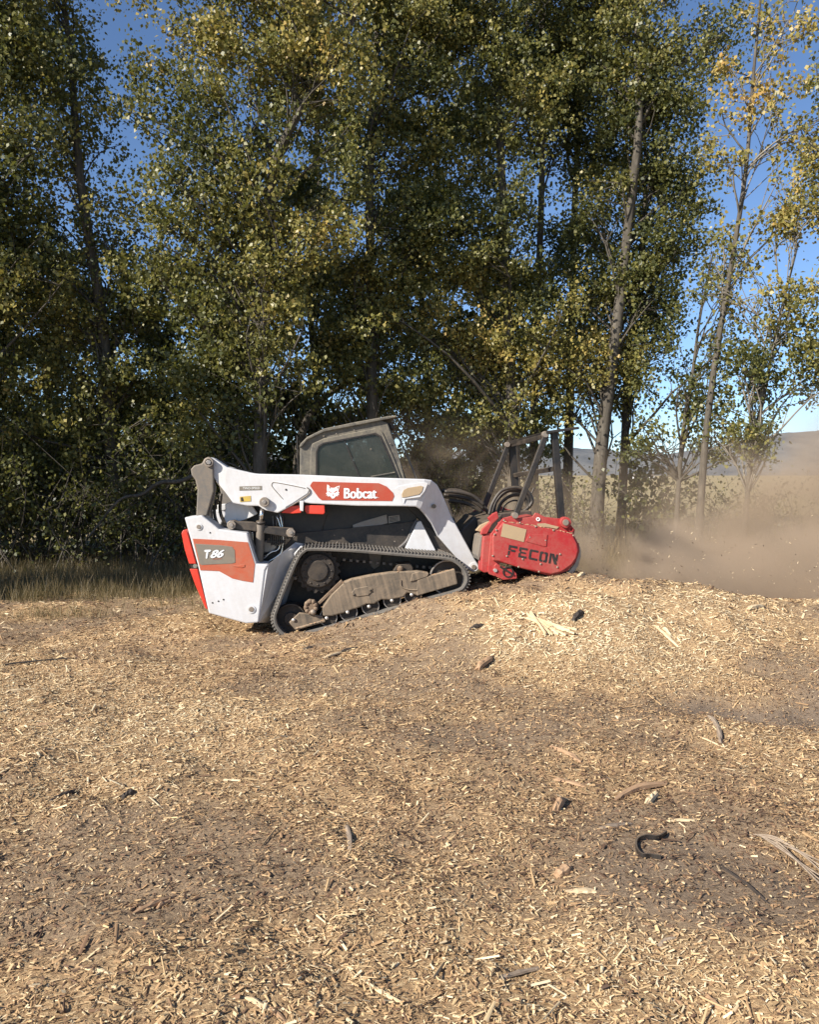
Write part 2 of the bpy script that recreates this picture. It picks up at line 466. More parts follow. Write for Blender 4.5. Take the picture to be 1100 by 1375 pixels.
class G:
    """collects geometry for one part in its thing's own frame"""
    def __init__(self, fr=None):
        self.bm = bmesh.new()
        self.fr = fr or LF
    def build(self, name, m, parent, bevel=0, smooth=False, label=None):
        bmesh.ops.recalc_face_normals(self.bm, faces=self.bm.faces)
        me = bpy.data.meshes.new(name)
        self.bm.to_mesh(me)
        self.bm.free()
        o = link_mesh(name, me, M[m], parent, bevel, smooth)
        if label: o['label'] = label
        return o
    def plate(self, pts, v0, v1):
        """closed outline on plane v0, extruded to v1"""
        n = len(pts)
        a = [self.bm.verts.new(self.fr.P(p, v0)) for p in pts]
        b = [self.bm.verts.new(x.co + Vector((0, v1 - v0, 0))) for x in a]
        self.bm.faces.new(a)
        self.bm.faces.new(b[::-1])
        for i in range(n):
            self.bm.faces.new((a[i], b[i], b[(i + 1) % n], a[(i + 1) % n]))
        return self
    def ring(self, outer, inner, v0, v1):
        n = len(outer)
        L = []
        for pts, v in ((outer, v0), (inner, v0)):
            a = [self.bm.verts.new(self.fr.P(p, v)) for p in pts]
            b = [self.bm.verts.new(x.co + Vector((0, v1 - v0, 0))) for x in a]
            L.append((a, b))
        (oa, ob), (ia, ib) = L
        for i in range(n):
            j = (i + 1) % n
            self.bm.faces.new((oa[i], oa[j], ia[j], ia[i]))
            self.bm.faces.new((ob[i], ib[i], ib[j], ob[j]))
            self.bm.faces.new((oa[i], ob[i], ob[j], oa[j]))
            self.bm.faces.new((ia[i], ia[j], ib[j], ib[i]))
        return self
    def sheet(self, pts, th=0.012):
        """polygon whose corners lie on different planes: (p, v)"""
        a = [self.bm.verts.new(self.fr.P(p, v)) for p, v in pts]
        b = [self.bm.verts.new(x.co + Vector((0, th, 0))) for x in a]
        n = len(a)
        self.bm.faces.new(a); self.bm.faces.new(b[::-1])
        for i in range(n):
            self.bm.faces.new((a[i], b[i], b[(i + 1) % n], a[(i + 1) % n]))
        return self
    def loft(self, secs):
        """box sections (top, bottom, v0, v1)"""
        R = []
        for t_, b_, v0, v1 in secs:
            q = [self.bm.verts.new(self.fr.P(t_, v0)), self.bm.verts.new(self.fr.P(b_, v0))]
            q += [self.bm.verts.new(q[1].co + Vector((0, v1 - v0, 0))), self.bm.verts.new(q[0].co + Vector((0, v1 - v0, 0)))]
            R.append(q)
        for a, b in zip(R, R[1:]):
            for i in range(4):
                j = (i + 1) % 4
                self.bm.faces.new((a[i], a[j], b[j], b[i]))
        self.bm.faces.new(R[0]); self.bm.faces.new(R[-1][::-1])
        return self
    def disc(self, c, r_px, v0, v1, seg=24, teeth=0, depth=0.0):
        """wheel with its axis across the machine"""
        ce = self.fr.P(c, v0)
        r = r_px * self.fr.scale(c, v0)
        n = teeth * 4 if teeth else seg
        a = []; b = []
        for i in range(n):
            an = 2 * math.pi * i / n
            rr = r
            if teeth: rr = r * (1 if (i % 4) in (0, 1) else 1 - depth)
            p = ce + Vector((math.cos(an) * rr, 0, math.sin(an) * rr))
            a.append(self.bm.verts.new(p))
            b.append(self.bm.verts.new(p + Vector((0, v1 - v0, 0))))
        self.bm.faces.new(a); self.bm.faces.new(b[::-1])
        for i in range(n):
            self.bm.faces.new((a[i], b[i], b[(i + 1) % n], a[(i + 1) % n]))
        return self
    def torus(self, c, r_px, t_px, v0, v1, seg=32):
        ce = self.fr.P(c, v0); s = self.fr.scale(c, v0)
        L = []
        for rr in (r_px * s, (r_px - t_px) * s):
            a = []; b = []
            for i in range(seg):
                an = 2 * math.pi * i / seg
                p = ce + Vector((math.cos(an) * rr, 0, math.sin(an) * rr))
                a.append(self.bm.verts.new(p)); b.append(self.bm.verts.new(p + Vector((0, v1 - v0, 0))))
            L.append((a, b))
        (oa, ob), (ia, ib) = L
        for i in range(seg):
            j = (i + 1) % seg
            self.bm.faces.new((oa[i], oa[j], ia[j], ia[i])); self.bm.faces.new((ob[i], ib[i], ib[j], ob[j]))
            self.bm.faces.new((oa[i], ob[i], ob[j], oa[j])); self.bm.faces.new((ia[i], ia[j], ib[j], ib[i]))
        return self
    def dome(self, c, r_px, v, h=None):
        ce = self.fr.P(c, v); r = r_px * self.fr.scale(c, v)
        h = h or r
        n = 10
        top = self.bm.verts.new(ce + Vector((0, -h, 0)))
        prev = None
        for k in (0.45, 0.85, 1.0):
            yy = -h * math.sqrt(max(0, 1 - k * k))
            cur = [self.bm.verts.new(ce + Vector((math.cos(2 * math.pi * i / n) * r * k, yy, math.sin(2 * math.pi * i / n) * r * k))) for i in range(n)]
            for i in range(n):
                j = (i + 1) % n
                if prev is None: self.bm.faces.new((top, cur[i], cur[j]))
                else: self.bm.faces.new((prev[i], cur[i], cur[j], prev[j]))
            prev = cur
        self.bm.faces.new(prev)
        return self
    def tube(self, pts, r, seg=8, closed_pts=False):
        """pts: list of Vector in the thing's frame, r float or list"""
        pts = [Vector(p) for p in pts]
        if len(pts) > 2: pts_, rad = catmull(pts, r, 6)
        else: pts_ = pts; rad = [r] * 2 if not isinstance(r, (list, tuple)) else list(r)
        R = []
        for i, p in enumerate(pts_):
            d = (pts_[min(i + 1, len(pts_) - 1)] - pts_[max(i - 1, 0)]).normalized()
            u = d.orthogonal().normalized() if i == 0 else (u - d * u.dot(d)).normalized()
            w_ = d.cross(u)
            R.append([self.bm.verts.new(p + (u * math.cos(2 * math.pi * k / seg) + w_ * math.sin(2 * math.pi * k / seg)) * rad[i]) for k in range(seg)])
        for a, b in zip(R, R[1:]):
            for i in range(seg):
                j = (i + 1) % seg
                self.bm.faces.new((a[i], a[j], b[j], b[i]))
        self.bm.faces.new(R[0]); self.bm.faces.new(R[-1][::-1])
        return self
    def bar(self, p0, v0, p1, v1, wx, wy):
        """rectangular bar between two measured points; wx across in elevation, wy along the width"""
        a = self.fr.P(p0, v0); b = self.fr.P(p1, v1)
        d = (b - a).normalized()
        s = Vector((0, 1, 0))
        s = (s - d * s.dot(d))
        if s.length < 0.2: s = Vector((1, 0, 0)) - d * d.x
        s.normalize()
        u = d.cross(s)
        q = []
        for p in (a, b):
            q.append([self.bm.verts.new(p + u * (wx / 2 * i) + s * (wy / 2 * j)) for i, j in ((-1, -1), (1, -1), (1, 1), (-1, 1))])
        for i in range(4):
            j = (i + 1) % 4
            self.bm.faces.new((q[0][i], q[0][j], q[1][j], q[1][i]))
        self.bm.faces.new(q[0]); self.bm.faces.new(q[1][::-1])
        return self

def catmull(pts, r, n):
    P_ = [pts[0] * 2 - pts[1]] + list(pts) + [pts[-1] * 2 - pts[-2]]
    rl = list(r) if isinstance(r, (list, tuple)) else [r] * len(pts)
    out = []; rad = []
    for i in range(1, len(P_) - 2):
        for k in range(n):
            t_ = k / n
            a, b, c, d = P_[i - 1:i + 3]
            out.append(0.5 * ((2 * b) + (c - a) * t_ + (2 * a - 5 * b + 4 * c - d) * t_ ** 2 + (3 * b - a - 3 * c + d) * t_ ** 3))
            rad.append(rl[i - 1] * (1 - t_) + rl[i] * t_)
    out.append(pts[-1]); rad.append(rl[-1])
    return out, rad

def mirror(o, parent=None, wid=WID):
    me = o.data.copy()
    n = len(me.vertices)
    co = np.empty(n * 3, np.float32)
    me.vertices.foreach_get('co', co)
    co[1::3] = wid - co[1::3]
    me.vertices.foreach_set('co', co)
    me.flip_normals()
    c = bpy.data.objects.new(o.name.split('.')[0], me)
    COL.objects.link(c)
    c.parent = parent or o.parent
    for md in o.modifiers:
        k = c.modifiers.new(md.name, md.type)
        k.width = md.width; k.segments = md.segments; k.limit_method = md.limit_method; k.angle_limit = md.angle_limit
    return c

def lettering(name, s, quad, v, m, parent, fr=None, bold=0.0, shear=0.0):
    """flat print: the text's box mapped on to the quad (bottom left, bottom right, top right, top left)"""
    fr = fr or LF
    cu = bpy.data.curves.new(name, 'FONT')
    cu.body = s
    cu.shear = shear
    ob = bpy.data.objects.new(name, cu)
    COL.objects.link(ob)
    dg = bpy.context.evaluated_depsgraph_get()
    me = bpy.data.meshes.new_from_object(ob.evaluated_get(dg))
    bpy.data.objects.remove(ob)
    q = [Vector(p) for p in quad]
    co = np.array([x.co[:2] for x in me.vertices])
    fcs = [list(p.vertices) for p in me.polygons]
    lo = co.min(0); hi = co.max(0)
    uv = (co - lo) / (hi - lo)
    V = []; FC = []
    shifts = [(0, 0)] if not bold else [(-bold, 0), (-bold / 2, 0), (0, 0), (bold / 2, 0), (bold, 0), (0, bold * .8), (0, -bold * .8)]
    for k, (sx, sy) in enumerate(shifts):         # heavy strokes: the outline printed several times, each a hair proud of the last
        base = len(V)
        for a, b in uv:
            a = a * (1 - 2 * bold) + bold + sx
            b = b + sy
            p = (q[0] * (1 - a) + q[1] * a) * (1 - b) + (q[3] * (1 - a) + q[2] * a) * b
            V.append(fr.P((p.x, p.y), v - .0004 * k))
        FC += [[i + base for i in f] for f in fcs]
    bpy.data.meshes.remove(me)
    me = bpy.data.meshes.new(name)
    me.from_pydata(V, [], FC)
    me.update()
    return link_mesh(name, me, M[m], parent)

C1 = lambda L: [c1(*p) for p in L]
C2 = lambda L: [c2(*p) for p in L]
C3 = lambda L: [c3(*p) for p in L]
C5 = lambda L: [c5(*p) for p in L]
C6 = lambda L: [c6(*p) for p in L]
P = LF.P

# --- body between the tracks
G().plate([(352, 764), (398, 716), (560, 700), (600, 722), (633, 765), (600, 775), (372, 834), (350, 832)], .47, 1.43).build('chassis', 'black_dusty', loader, .01)  # dark paint stands in for the shade behind the track
G().plate([(290, 716), (300, 694), (345, 672), (400, 668), (420, 655), (440, 690), (430, 722), (400, 742), (360, 764), (300, 770)], .52, 1.38).build('engine_bay', 'black', loader, .01)
G().plate([(268, 722), (290, 718), (352, 762), (352, 830), (292, 818)], .42, 1.48).build('rear_body', 'black', loader, .01)
# tailgate with its red edges
tg = G().plate([(252, 718), (262, 716), (288, 816), (280, 818)], .25, 1.65).build('tailgate', 'black_dusty', loader, .008)
G().plate([(243.6, 716), (246, 711.8), (250, 711.5), (253, 720), (263.2, 757), (254, 757), (248, 738)], .06, .26).build('red_trim', 'lamp_red', tg, .006)
G().plate([(254.5, 764), (265, 764), (279, 818), (276, 817), (262, 785)], .06, .26).build('red_trim', 'lamp_red', tg, .006)
G().plate([(255, 756), (263, 756), (265.3, 765), (257, 765)], .08, .2).build('latch', 'black', tg, .003)
G().disc((262, 760), 3, .07, .1, 10).build('reflector', 'chrome', tg)

# --- rear upright with the model number
UP = C1([(65, 568), (150, 557), (205, 600), (235, 625), (375, 645), (383, 680), (420, 795), (478, 800), (462, 830), (430, 1085), (370, 1090), (185, 1040), (130, 800)])
up = G().plate(UP, .05, .40).build('rear_upright', 'white', loader, .014)
mirror(up)
G().plate(C1([(105, 672), (230, 678), (378, 690), (412, 800), (403, 888), (350, 880), (300, 868), (235, 832), (143, 828)]), .046, .06).build('decal_panel', 'orange', up, .002)
G().plate(C1([(117, 697), (250, 705), (300, 712), (313, 730), (316, 790), (300, 795), (150, 802), (140, 798)]), .043, .058).build('number_plate', 'grey_decal', up, .003)
G().plate(C1([(312, 806), (350, 800), (362, 800), (362, 812), (345, 816), (300, 808)]), .041, .056).build('decal_crease', 'orange', up, .003)
lettering('model_number', 'T', C1([(164, 768), (190, 768), (196, 729), (162, 730)]), .040, 'print_white', up, bold=.09, shear=.15)
lettering('model_number', '86', C1([(190, 767), (254, 763), (264, 727), (202, 729)]), .040, 'print_white', up, bold=.045, shear=.15)
lettering('model_print', 'FORESTRY', C1([(203, 776), (250, 773), (250, 767), (203, 770)]), .040, 'orange', up)
for p, r in (((135, 614), 17), ((394, 1020), 20)):
    G().torus(c1(*p), r * .2727, r * .1, .042, .06, 20).build('bolt_ring', 'white', up)
    G().disc(c1(*p), r * .17, .036, .06, 12).build('bolt', 'pin', up, .002)
for p in ((191, 643), (203, 988), (257, 972), (232, 980)):
    G().disc(c1(*p), 1.1, .047, .06, 8).build('screw', 'black', up)
# canted white panel between the upright and the track
G().sheet([(c1(462, 830), .06), (c1(478, 800), .06), (c1(545, 742), .25), (c1(612, 690), .44), (c1(665, 700), .46), (c1(640, 760), .46), (c1(560, 1000), .46), (c1(500, 1085), .44), (c1(430, 1085), .06)], .02).build('side_panel', 'white', loader)
G().sheet([(c1(605, 745), .30), (c1(640, 705), .30), (c1(665, 705), .30), (c1(612, 790), .30)], .05).build('fender_tip', 'white', loader, .004)

# --- rear link
lk = G().plate(C1([(95, 330), (112, 312), (150, 302), (162, 278), (185, 268), (206, 282), (207, 330), (209, 440), (192, 500), (175, 560), (122, 560), (125, 500), (128, 430), (118, 385), (99, 358)]), .12, .22).build('rear_link', 'link', loader, .012)
G().plate(C1([(207, 380), (220, 420), (212, 470), (185, 560), (178, 560), (195, 500)]), .15, .2).build('link_rib', 'link', lk, .004)
G().torus(c1(183, 296), 6.2, 2.2, .095, .13, 20).build('pin_ring', 'pin', lk, .003)
G().disc(c1(183, 296), 3.2, .085, .13, 12).build('pin', 'steel', lk, .002)
mirror(lk).location.z = -.09

# --- lift arm
secs = []
for t_, b_, v in (((158, 300), (170, 322), .17), ((166, 278), (190, 340), .16), ((186, 269), (204, 365), .16), ((212, 278), (230, 402), .16), ((275, 320), (262, 440), .15), ((330, 334), (305, 498), .15),
                  ((400, 350), (372, 511), .15), ((425, 353), (430, 512), .15), ((470, 354), (465, 533), .15), ((520, 355), (525, 546), .15), ((550, 355), (553, 532), .15), ((600, 356), (628, 492), .15), ((640, 357), (690, 500), .15)):
    secs.append((c1(*t_), c1(*b_), v, v + .22))
for t_, b_, v in (((400, 369), (400, 511), .15), ((600, 375), (625, 513), .15), ((735, 379), (690, 515), .17), ((768, 384), (712, 527), .19), ((796, 406), (735, 552), .24), ((820, 450), (770, 600), .30), ((866, 560), (800, 662), .38),
                  ((985, 778), (940, 822), .43), ((1000, 800), (957, 828), .43), ((996, 826), (972, 838), .43)):
    secs.append((c2(*t_), c2(*b_), v, v + .2))
arm = G().loft(secs).build('lift_arm', 'white', loader, .012)
mirror(arm).location.z = -.09
# embossed triangular plate and grooves on the arm
tri = G().plate(C1([(495, 395), (520, 392), (560, 398), (668, 420), (680, 432), (672, 450), (600, 497), (560, 520), (545, 478), (500, 425)]), .143, .16).build('arm_plate', 'white', arm, .006)
G().tube([P(c1(*p), .142) for p in ((550, 478), (500, 420), (496, 402), (512, 396), (600, 412), (660, 425))], .004, 6).build('arm_groove', 'link', tri)
G().tube([P(c1(*p), .142) for p in ((668, 420), (682, 434), (674, 456), (600, 505))], .006, 6).build('arm_groove', 'link', tri)
G().disc(c1(565, 431), 1.3, .138, .15, 10).build('hole', 'black', tri)
G().plate(C1([(335, 415), (445, 412), (445, 432), (335, 435)]), .146, .155).build('speed_label', 'grey_decal', arm)
lettering('label_print', 'TWO-SPEED', C1([(352, 430), (436, 428), (436, 417), (352, 419)]), .1445, 'print_white', arm)
G().plate(C1([(337, 466), (391, 461), (392, 488), (339, 492)]), .146, .155).build('warning_sticker', 'yellow_decal', arm)
G().plate(C1([(342, 470), (352, 468), (358, 488), (344, 488)]), .1445, .15).build('warning_print', 'black', arm)
G().disc(c1(457, 492), 6.6, .10, .16, 20).build('arm_pin_boss', 'pin', arm, .004)
G().disc(c1(457, 492), 2.6, .09, .16, 12).build('arm_pin', 'steel', arm, .002)
# red banner with the maker's name
ban = G().plate(C1([(683, 412), (690, 400), (697, 391), (960, 398), (1022, 399), (1060, 415), (1092, 446), (1098, 462), (1088, 487), (740, 483), (725, 470)]), .146, .156).build('name_banner', 'decal_red', arm)
lettering('name_print', 'Bobcat', C1([(849, 474), (1014, 474), (1012, 424), (850, 424)]), .143, 'print_white', ban, bold=.018)
G().disc(c1(1020, 470), .5, .143, .15, 8).build('name_dot', 'print_white', ban)
G().plate(C1([(768, 405), (776, 410), (788, 422), (804, 422), (812, 417), (830, 411), (826, 425), (822, 440), (829, 447), (822, 451), (828, 457), (818, 458), (822, 464), (811, 462), (806, 468), (801, 474), (790, 474), (786, 466), (778, 462), (771, 466), (772, 459), (763, 460), (768, 453), (761, 450), (769, 443), (766, 430)]), .1435, .15).build('cat_head_emblem', 'print_white', ban)
for L in ([(774, 436), (788, 444), (788, 448), (776, 442)], [(801, 444), (818, 434), (816, 441), (802, 448)], [(791, 455), (802, 455), (797, 462)], [(778, 412), (786, 424), (778, 426)], [(815, 421), (825, 416), (820, 428)]):
    G().plate(C1(L), .142, .146).build('emblem_mark', 'decal_red', ban)
# marker on the knee of the arm
G().plate(C2([(590, 425), (610, 412), (735, 392), (752, 400), (735, 440), (712, 468), (640, 478), (632, 500), (625, 460)]), .1455, .16).build('knee_plate', 'white', arm, .004)
G().plate(C2([(622, 452), (632, 432), (652, 422), (715, 412), (729, 416), (722, 440), (708, 455), (640, 469), (624, 470)]), .139, .15).build('marker_lens', 'tan_decal', arm, .003)
G().disc(c2(781, 513), 3.0, .235, .3, 14).build('arm_hole', 'black', arm)
G().torus(c2(977, 812), 6, 3, .41, .47, 16).build('front_pin_ring', 'white', arm)
G().disc(c2(977, 812), 3.2, .40, .47, 12).build('front_pin', 'pin', arm, .002)
# red lamp hung below the arm
lamp = G().plate(C1([(540, 545), (575, 512), (640, 508), (640, 545), (600, 549)]), .19, .30).build('red_lamp', 'lamp_red', loader, .006)
G().plate(C1([(660, 508), (755, 508), (757, 545), (750, 553), (668, 550), (656, 530)]), .17, .30).build('lamp_body', 'lamp_red', lamp, .008)
G().plate(C1([(632, 486), (652, 486), (650, 538), (634, 534)]), .13, .17).build('hook', 'white', lamp, .004)
# inner lug, lower link and pins
G().plate(C1([(270, 500), (300, 488), (345, 505), (400, 512), (425, 550), (390, 568), (330, 590), (275, 605), (262, 575)]), .34, .39).build('arm_lug', 'white', loader, .006)
G().plate(C1([(225, 505), (268, 500), (270, 530), (228, 545)]), .5, .6).build('filter_cap', 'white', loader, .01)
ll = G().plate(C1([(285, 585), (310, 580), (330, 588), (400, 590), (480, 612), (600, 620), (606, 655), (590, 668), (470, 648), (390, 632), (330, 628), (285, 628)]), .20, .28).build('lower_link', 'black_dusty', loader, .008)
for p in ((295, 605), (588, 643)):
    G().disc(c1(*p), 6.2, .15, .2, 8).build('link_boss', 'pin', ll, .004)
    G().disc(c1(*p), 2.6, .135, .2, 12).build('pin', 'steel', ll, .002)
mirror(ll)
# lift cylinder
cy = G().tube([P(c1(441, 588), .21), P(c1(432, 800), .30)], .043, 16).build('lift_cylinder', 'link', loader, .004, True)
G().tube([P(c1(448, 520), .21), P(c1(441, 592), .21)], .024, 12).build('rod', 'chrome', cy, 0, True)
G().tube([P(c1(441, 586), .21), P(c1(441, 598), .215)], .05, 16).build('gland', 'black', cy, 0, True)
mirror(cy)
# hoses and pipes by the engine
for k, L in enumerate(([(205, 470), (195, 520), (205, 590), (260, 640)], [(225, 480), (212, 540), (228, 600), (262, 628)], [(245, 450), (240, 530), (255, 580), (275, 595)])):
    G().tube([P(c1(*p), .36 + .03 * k) for p in L], .018, 8).build('hose', 'hose', loader, 0, True)
for k, L in enumerate(([(455, 770), (490, 740), (530, 720), (540, 640), (520, 560)], [(470, 790), (520, 760), (545, 730), (550, 650), (535, 550)], [(400, 640), (402, 690), (405, 730)], [(470, 690), (500, 700), (530, 705)], [(455, 720), (490, 725), (530, 730)])):
    G().tube([P(c1(*p), .40 + .02 * k) for p in L], .011, 8).build('pipe', 'chrome' if k != 3 else 'steel', loader, 0, True)
for k in range(4):
    G().tube([P(c1(500 + 16 * k, 560), .45), P(c1(505 + 16 * k, 640), .45)], .006, 6).build('pipe', 'steel', loader, 0, True)
blk = G().plate(C1([(470, 680), (560, 682), (560, 695), (470, 692)]), .33, .43).build('valve_block', 'black', loader, .003)
for k in range(6):
    G().plate(C1([(490 + k * 10, 655), (495 + k * 10, 655), (495 + k * 10, 705), (490 + k * 10, 705)]), .31, .42).build('fin', 'black', blk)
G().plate(C1([(452, 690), (480, 672), (525, 712), (500, 740), (452, 742)]), .44, .5).build('engine_casting', 'steel', loader, .012)

# --- cab
OUT = C2([(118, 440), (120, 216), (150, 182), (238, 143), (520, 86), (552, 104), (600, 235), (655, 440)])
INN = C2([(206, 400), (206, 246), (214, 224), (236, 208), (488, 160), (512, 172), (560, 278), (612, 400)])
cab = G().ring(OUT, INN, .50, .56).build('cab', 'cab', loader, .012)
far = mirror(cab); far.name = 'cab_side'
OUT2 = C2([(168, 430), (172, 240), (180, 205), (240, 178), (495, 128), (525, 145), (585, 280), (640, 430)])
G().ring(OUT2, INN, .485, .505).build('window_frame', 'cab', cab, .008)
RUB = C2([(196, 405), (198, 240), (208, 214), (234, 199), (492, 150), (520, 166), (570, 278), (622, 405)])
G().ring(RUB, INN, .478, .49).build('window_seal', 'black', cab, .003)
G().plate(C2([(206, 404), (206, 246), (214, 224), (236, 208), (338, 189), (424, 404)]), .495, .501).build('window_pane', 'glass', cab)
G().plate(C2([(345, 188), (488, 160), (512, 172), (560, 278), (612, 404), (431, 404)]), .497, .503).build('window_pane', 'glass', cab)
G().bar(c2(340, 190), .492, c2(428, 404), .492, .014, .012).build('window_bar', 'black', cab)
G().bar(c2(470, 366), .485, c2(592, 344), .485, .012, .01).build('window_rail', 'cab', cab)
gg = G()
for k in range(11):
    a = (356 + k * 21, 196 - k * 4.3); gg.tube([P(c2(*a), .53), P(c2(a[0] + 86, 404), .53)], .0035, 4)
for k in range(9):
    y = 205 + k * 24; gg.tube([P(c2(352 + k * 9.5, y), .53), P(c2(505 + k * 11.5, y - 32), .53)], .0035, 4)
gg.build('window_guard', 'black', cab)
G().plate(C2([(116, 222), (122, 205), (155, 172), (240, 130), (400, 97), (560, 68), (596, 66), (598, 73), (570, 80), (520, 90), (240, 146), (156, 186), (130, 220)]), .46, 1.44).build('cab_roof', 'cab', cab, .01)
G().plate(C2([(118, 440), (120, 216), (145, 200), (150, 440)]), .56, 1.34).build('cab_rear', 'cab', cab, .006)
G().plate(C2([(520, 100), (556, 100), (600, 235), (655, 440), (640, 440), (580, 240)]), .56, .64).build('door_pillar', 'black_dusty', cab, .006)
G().plate(C2([(520, 100), (556, 100), (600, 235), (655, 440), (640, 440), (580, 240)]), 1.26, 1.34).build('door_pillar', 'black_dusty', cab, .006)
G().plate(C2([(560, 100), (575, 100), (590, 130), (570, 132)]), .6, 1.3).build('door_header', 'black_dusty', cab, .004)
G().plate(C2([(566, 140), (570, 138), (660, 440), (652, 440)]), .64, 1.26).build('door_glass', 'glass', cab)
G().tube([P(c2(*p), .62) for p in ((566, 164), (590, 156), (602, 166), (650, 270), (692, 372), (700, 400))], .010, 8).build('grab_bar', 'link', cab, 0, True)
for p in ((300, 156), (388, 139), (238, 168), (470, 232), (565, 205)):
    G().dome(c2(*p), 1.1, .485).build('bolt', 'link', cab)
G().tube([P(c2(112, 360), .6), P(c2(106, 165), .6)], .006, 6).build('aerial', 'black', cab)
# seat seen through the glass
G().plate(C2([(235, 300), (260, 255), (300, 260), (315, 330), (330, 420), (260, 430), (235, 400)]), .75, 1.15).build('seat', 'black', cab, .03)
# cab's lower side
G().plate(C2([(230, 470), (700, 480), (712, 520), (690, 592), (600, 660), (330, 700), (230, 690)]), .53, 1.37).build('cab_base', 'black', loader, .01)
G().plate(C2([(300, 640), (390, 632), (600, 598), (690, 588), (640, 660), (600, 728), (330, 715), (305, 690)]), .485, .53).build('lower_panel', 'charcoal', loader, .008)
G().plate(C2([(245, 632), (290, 630), (300, 700), (280, 705), (140, 700), (120, 650)]), .48, .53).build('lower_panel', 'charcoal', loader, .008)
G().tube([P(c2(*p), .478) for p in ((318, 697), (430, 668), (548, 634))], .007, 6).build('edge_highlight', 'link', loader)  # highlight along the panel's edge, built as a paler grey tube
st = G().plate(C2([(380, 605), (420, 590), (548, 553), (552, 596), (470, 620), (385, 652)]), .49, .53).build('step_plate', 'step', loader, .004)
G().plate(C2([(556, 562), (610, 556), (614, 584), (556, 598)]), .50, .53).build('data_plate', 'step', loader, .003)
for k in range(4):
    G().plate(C2([(562, 567 + k * 7), (604, 562 + k * 6), (604, 564 + k * 6), (562, 570 + k * 7)]), .497, .5).build('data_line', 'black', st)
G().tube([P(c2(*p), .46) for p in ((700, 580), (680, 610), (650, 680), (600, 728))], .022, 10).build('step_tube', 'charcoal', loader, 0, True)
for p in ((587, 686), (625, 628), (290, 655), (305, 690)):
    G().dome(c2(*p), 1.6, .48).build('bolt', 'pin', loader)
G().plate(C2([(632, 735), (700, 590), (716, 585), (790, 732)]), .40, .50).build('front_fender', 'white', loader, .006)
G().plate(C2([(640, 512), (705, 512), (775, 605), (838, 742), (795, 742), (716, 590), (690, 560)]), .52, .62).build('front_post', 'black', loader, .008)
G().plate(C2([(795, 720), (835, 735), (835, 748), (795, 748)]), .44, .54).build('post_foot', 'link', loader, .006)

# --- rubber track and running gear
LOOP = C6([(225, 362), (420, 368), (600, 382), (780, 397), (950, 412), (1010, 438), (1055, 485), (1071, 540), (1058, 585), (1015, 622), (880, 660), (700, 712), (400, 798), (200, 850), (130, 863), (85, 858), (45, 828), (18, 785), (12, 735), (30, 680), (70, 575), (110, 480), (145, 410), (180, 375)])
def track_mesh(g):
    pts = [P(p, 0.0) for p in LOOP]
    n = len(pts); dense = []
    for i in range(n):
        a, b, c, d = pts[i - 1], pts[i], pts[(i + 1) % n], pts[(i + 2) % n]
        for k in range(10):
            t_ = k / 10
            dense.append(0.5 * ((2 * b) + (c - a) * t_ + (2 * a - 5 * b + 4 * c - d) * t_ ** 2 + (3 * b - a - 3 * c + d) * t_ ** 3))
    L = [0.0]
    for i in range(len(dense)):
        L.append(L[-1] + (dense[(i + 1) % len(dense)] - dense[i]).length)
    tot = L[-1]
    N = 3 * int(tot / 0.036)
    out = []
    k = 0
    for i in range(N):
        s = tot * i / N
        while L[k + 1] < s: k += 1
        f = (s - L[k]) / (L[k + 1] - L[k])
        out.append(dense[k].lerp(dense[(k + 1) % len(dense)], f))
    nor = []
    for i in range(N):
        d = (out[(i + 1) % N] - out[i - 1]).normalized()
        nor.append(Vector((-d.z, 0, d.x)))
    cen = sum(out, Vector()) / N
    if sum((out[i] - cen).dot(nor[i]) for i in range(N)) < 0: nor = [-x for x in nor]
    W_ = .45
    def ringv(off, y): return [g.bm.verts.new(out[i] + nor[i] * off(i) + Vector((0, y, 0))) for i in range(N)]
    lug = lambda i: 0.0 if i % 3 else -0.02
    o0 = ringv(lambda i: -0.017, 0.012); o1 = ringv(lambda i: -0.017, W_ - .012)
    m0 = ringv(lambda i: -0.040, 0.0); m1 = ringv(lambda i: -0.040, W_)
    i0 = ringv(lambda i: -0.058, 0.006); i1 = ringv(lambda i: -0.058, W_ - .006)
    for i in range(N):
        j = (i + 1) % N
        for a, b in ((o0, m0), (m0, i0), (o1, m1), (m1, i1), (o0, o1), (i0, i1)):
            g.bm.faces.new((a[i], a[j], b[j], b[i]))
    # lugs: each a raised block on the belt, in two staggered rows
    for i in range(0, N, 3):
        j = (i + 1) % N; j2 = (i + 2) % N
        for (ya, yb, s) in ((0.0, .20, 0), (.25, .45, 0)):
            q = []
            for y, e in ((ya, 0), (yb, 0)):
                for off in (-.020, 0.0):
                    for kx, f in ((i, .12 if off == 0 else 0), (j2, -.12 if off == 0 else 0)):
                        p = out[i].lerp(out[j2], (0.08 if kx == i else .70) + f) + (nor[j] * off) + Vector((0, y, 0))
                        q.append(g.bm.verts.new(p))
            a0, a1, b0, b1, c0, c1_, d0, d1 = q
            for f in ((a0, a1, b1, b0), (c0, d0, d1, c1_), (b0, b1, d1, d0), (a0, b0, d0, c0), (a1, c1_, d1, b1)):
                g.bm.faces.new(f)
gt = G(); track_mesh(gt)
tr = gt.build('rubber_track', 'rubber', loader)
mirror(tr)
parts = []
sp = G().disc(c6(262, 497), 30.5, .16, .22, teeth=19, depth=.10).build('drive_sprocket', 'wheel', loader, .003)
G().disc(c6(262, 497), 23, .10, .17, 28).build('sprocket_hub', 'wheel', sp, .012)
G().disc(c6(262, 497), 14, .08, .11, 24).build('hub_cap', 'wheel', sp, .008)
for k in range(12):
    an = 2 * math.pi * k / 12
    G().dome(c6(262 + 74 * math.cos(an), 497 + 74 * math.sin(an)), 1.5, .10).build('bolt', 'wheel', sp)
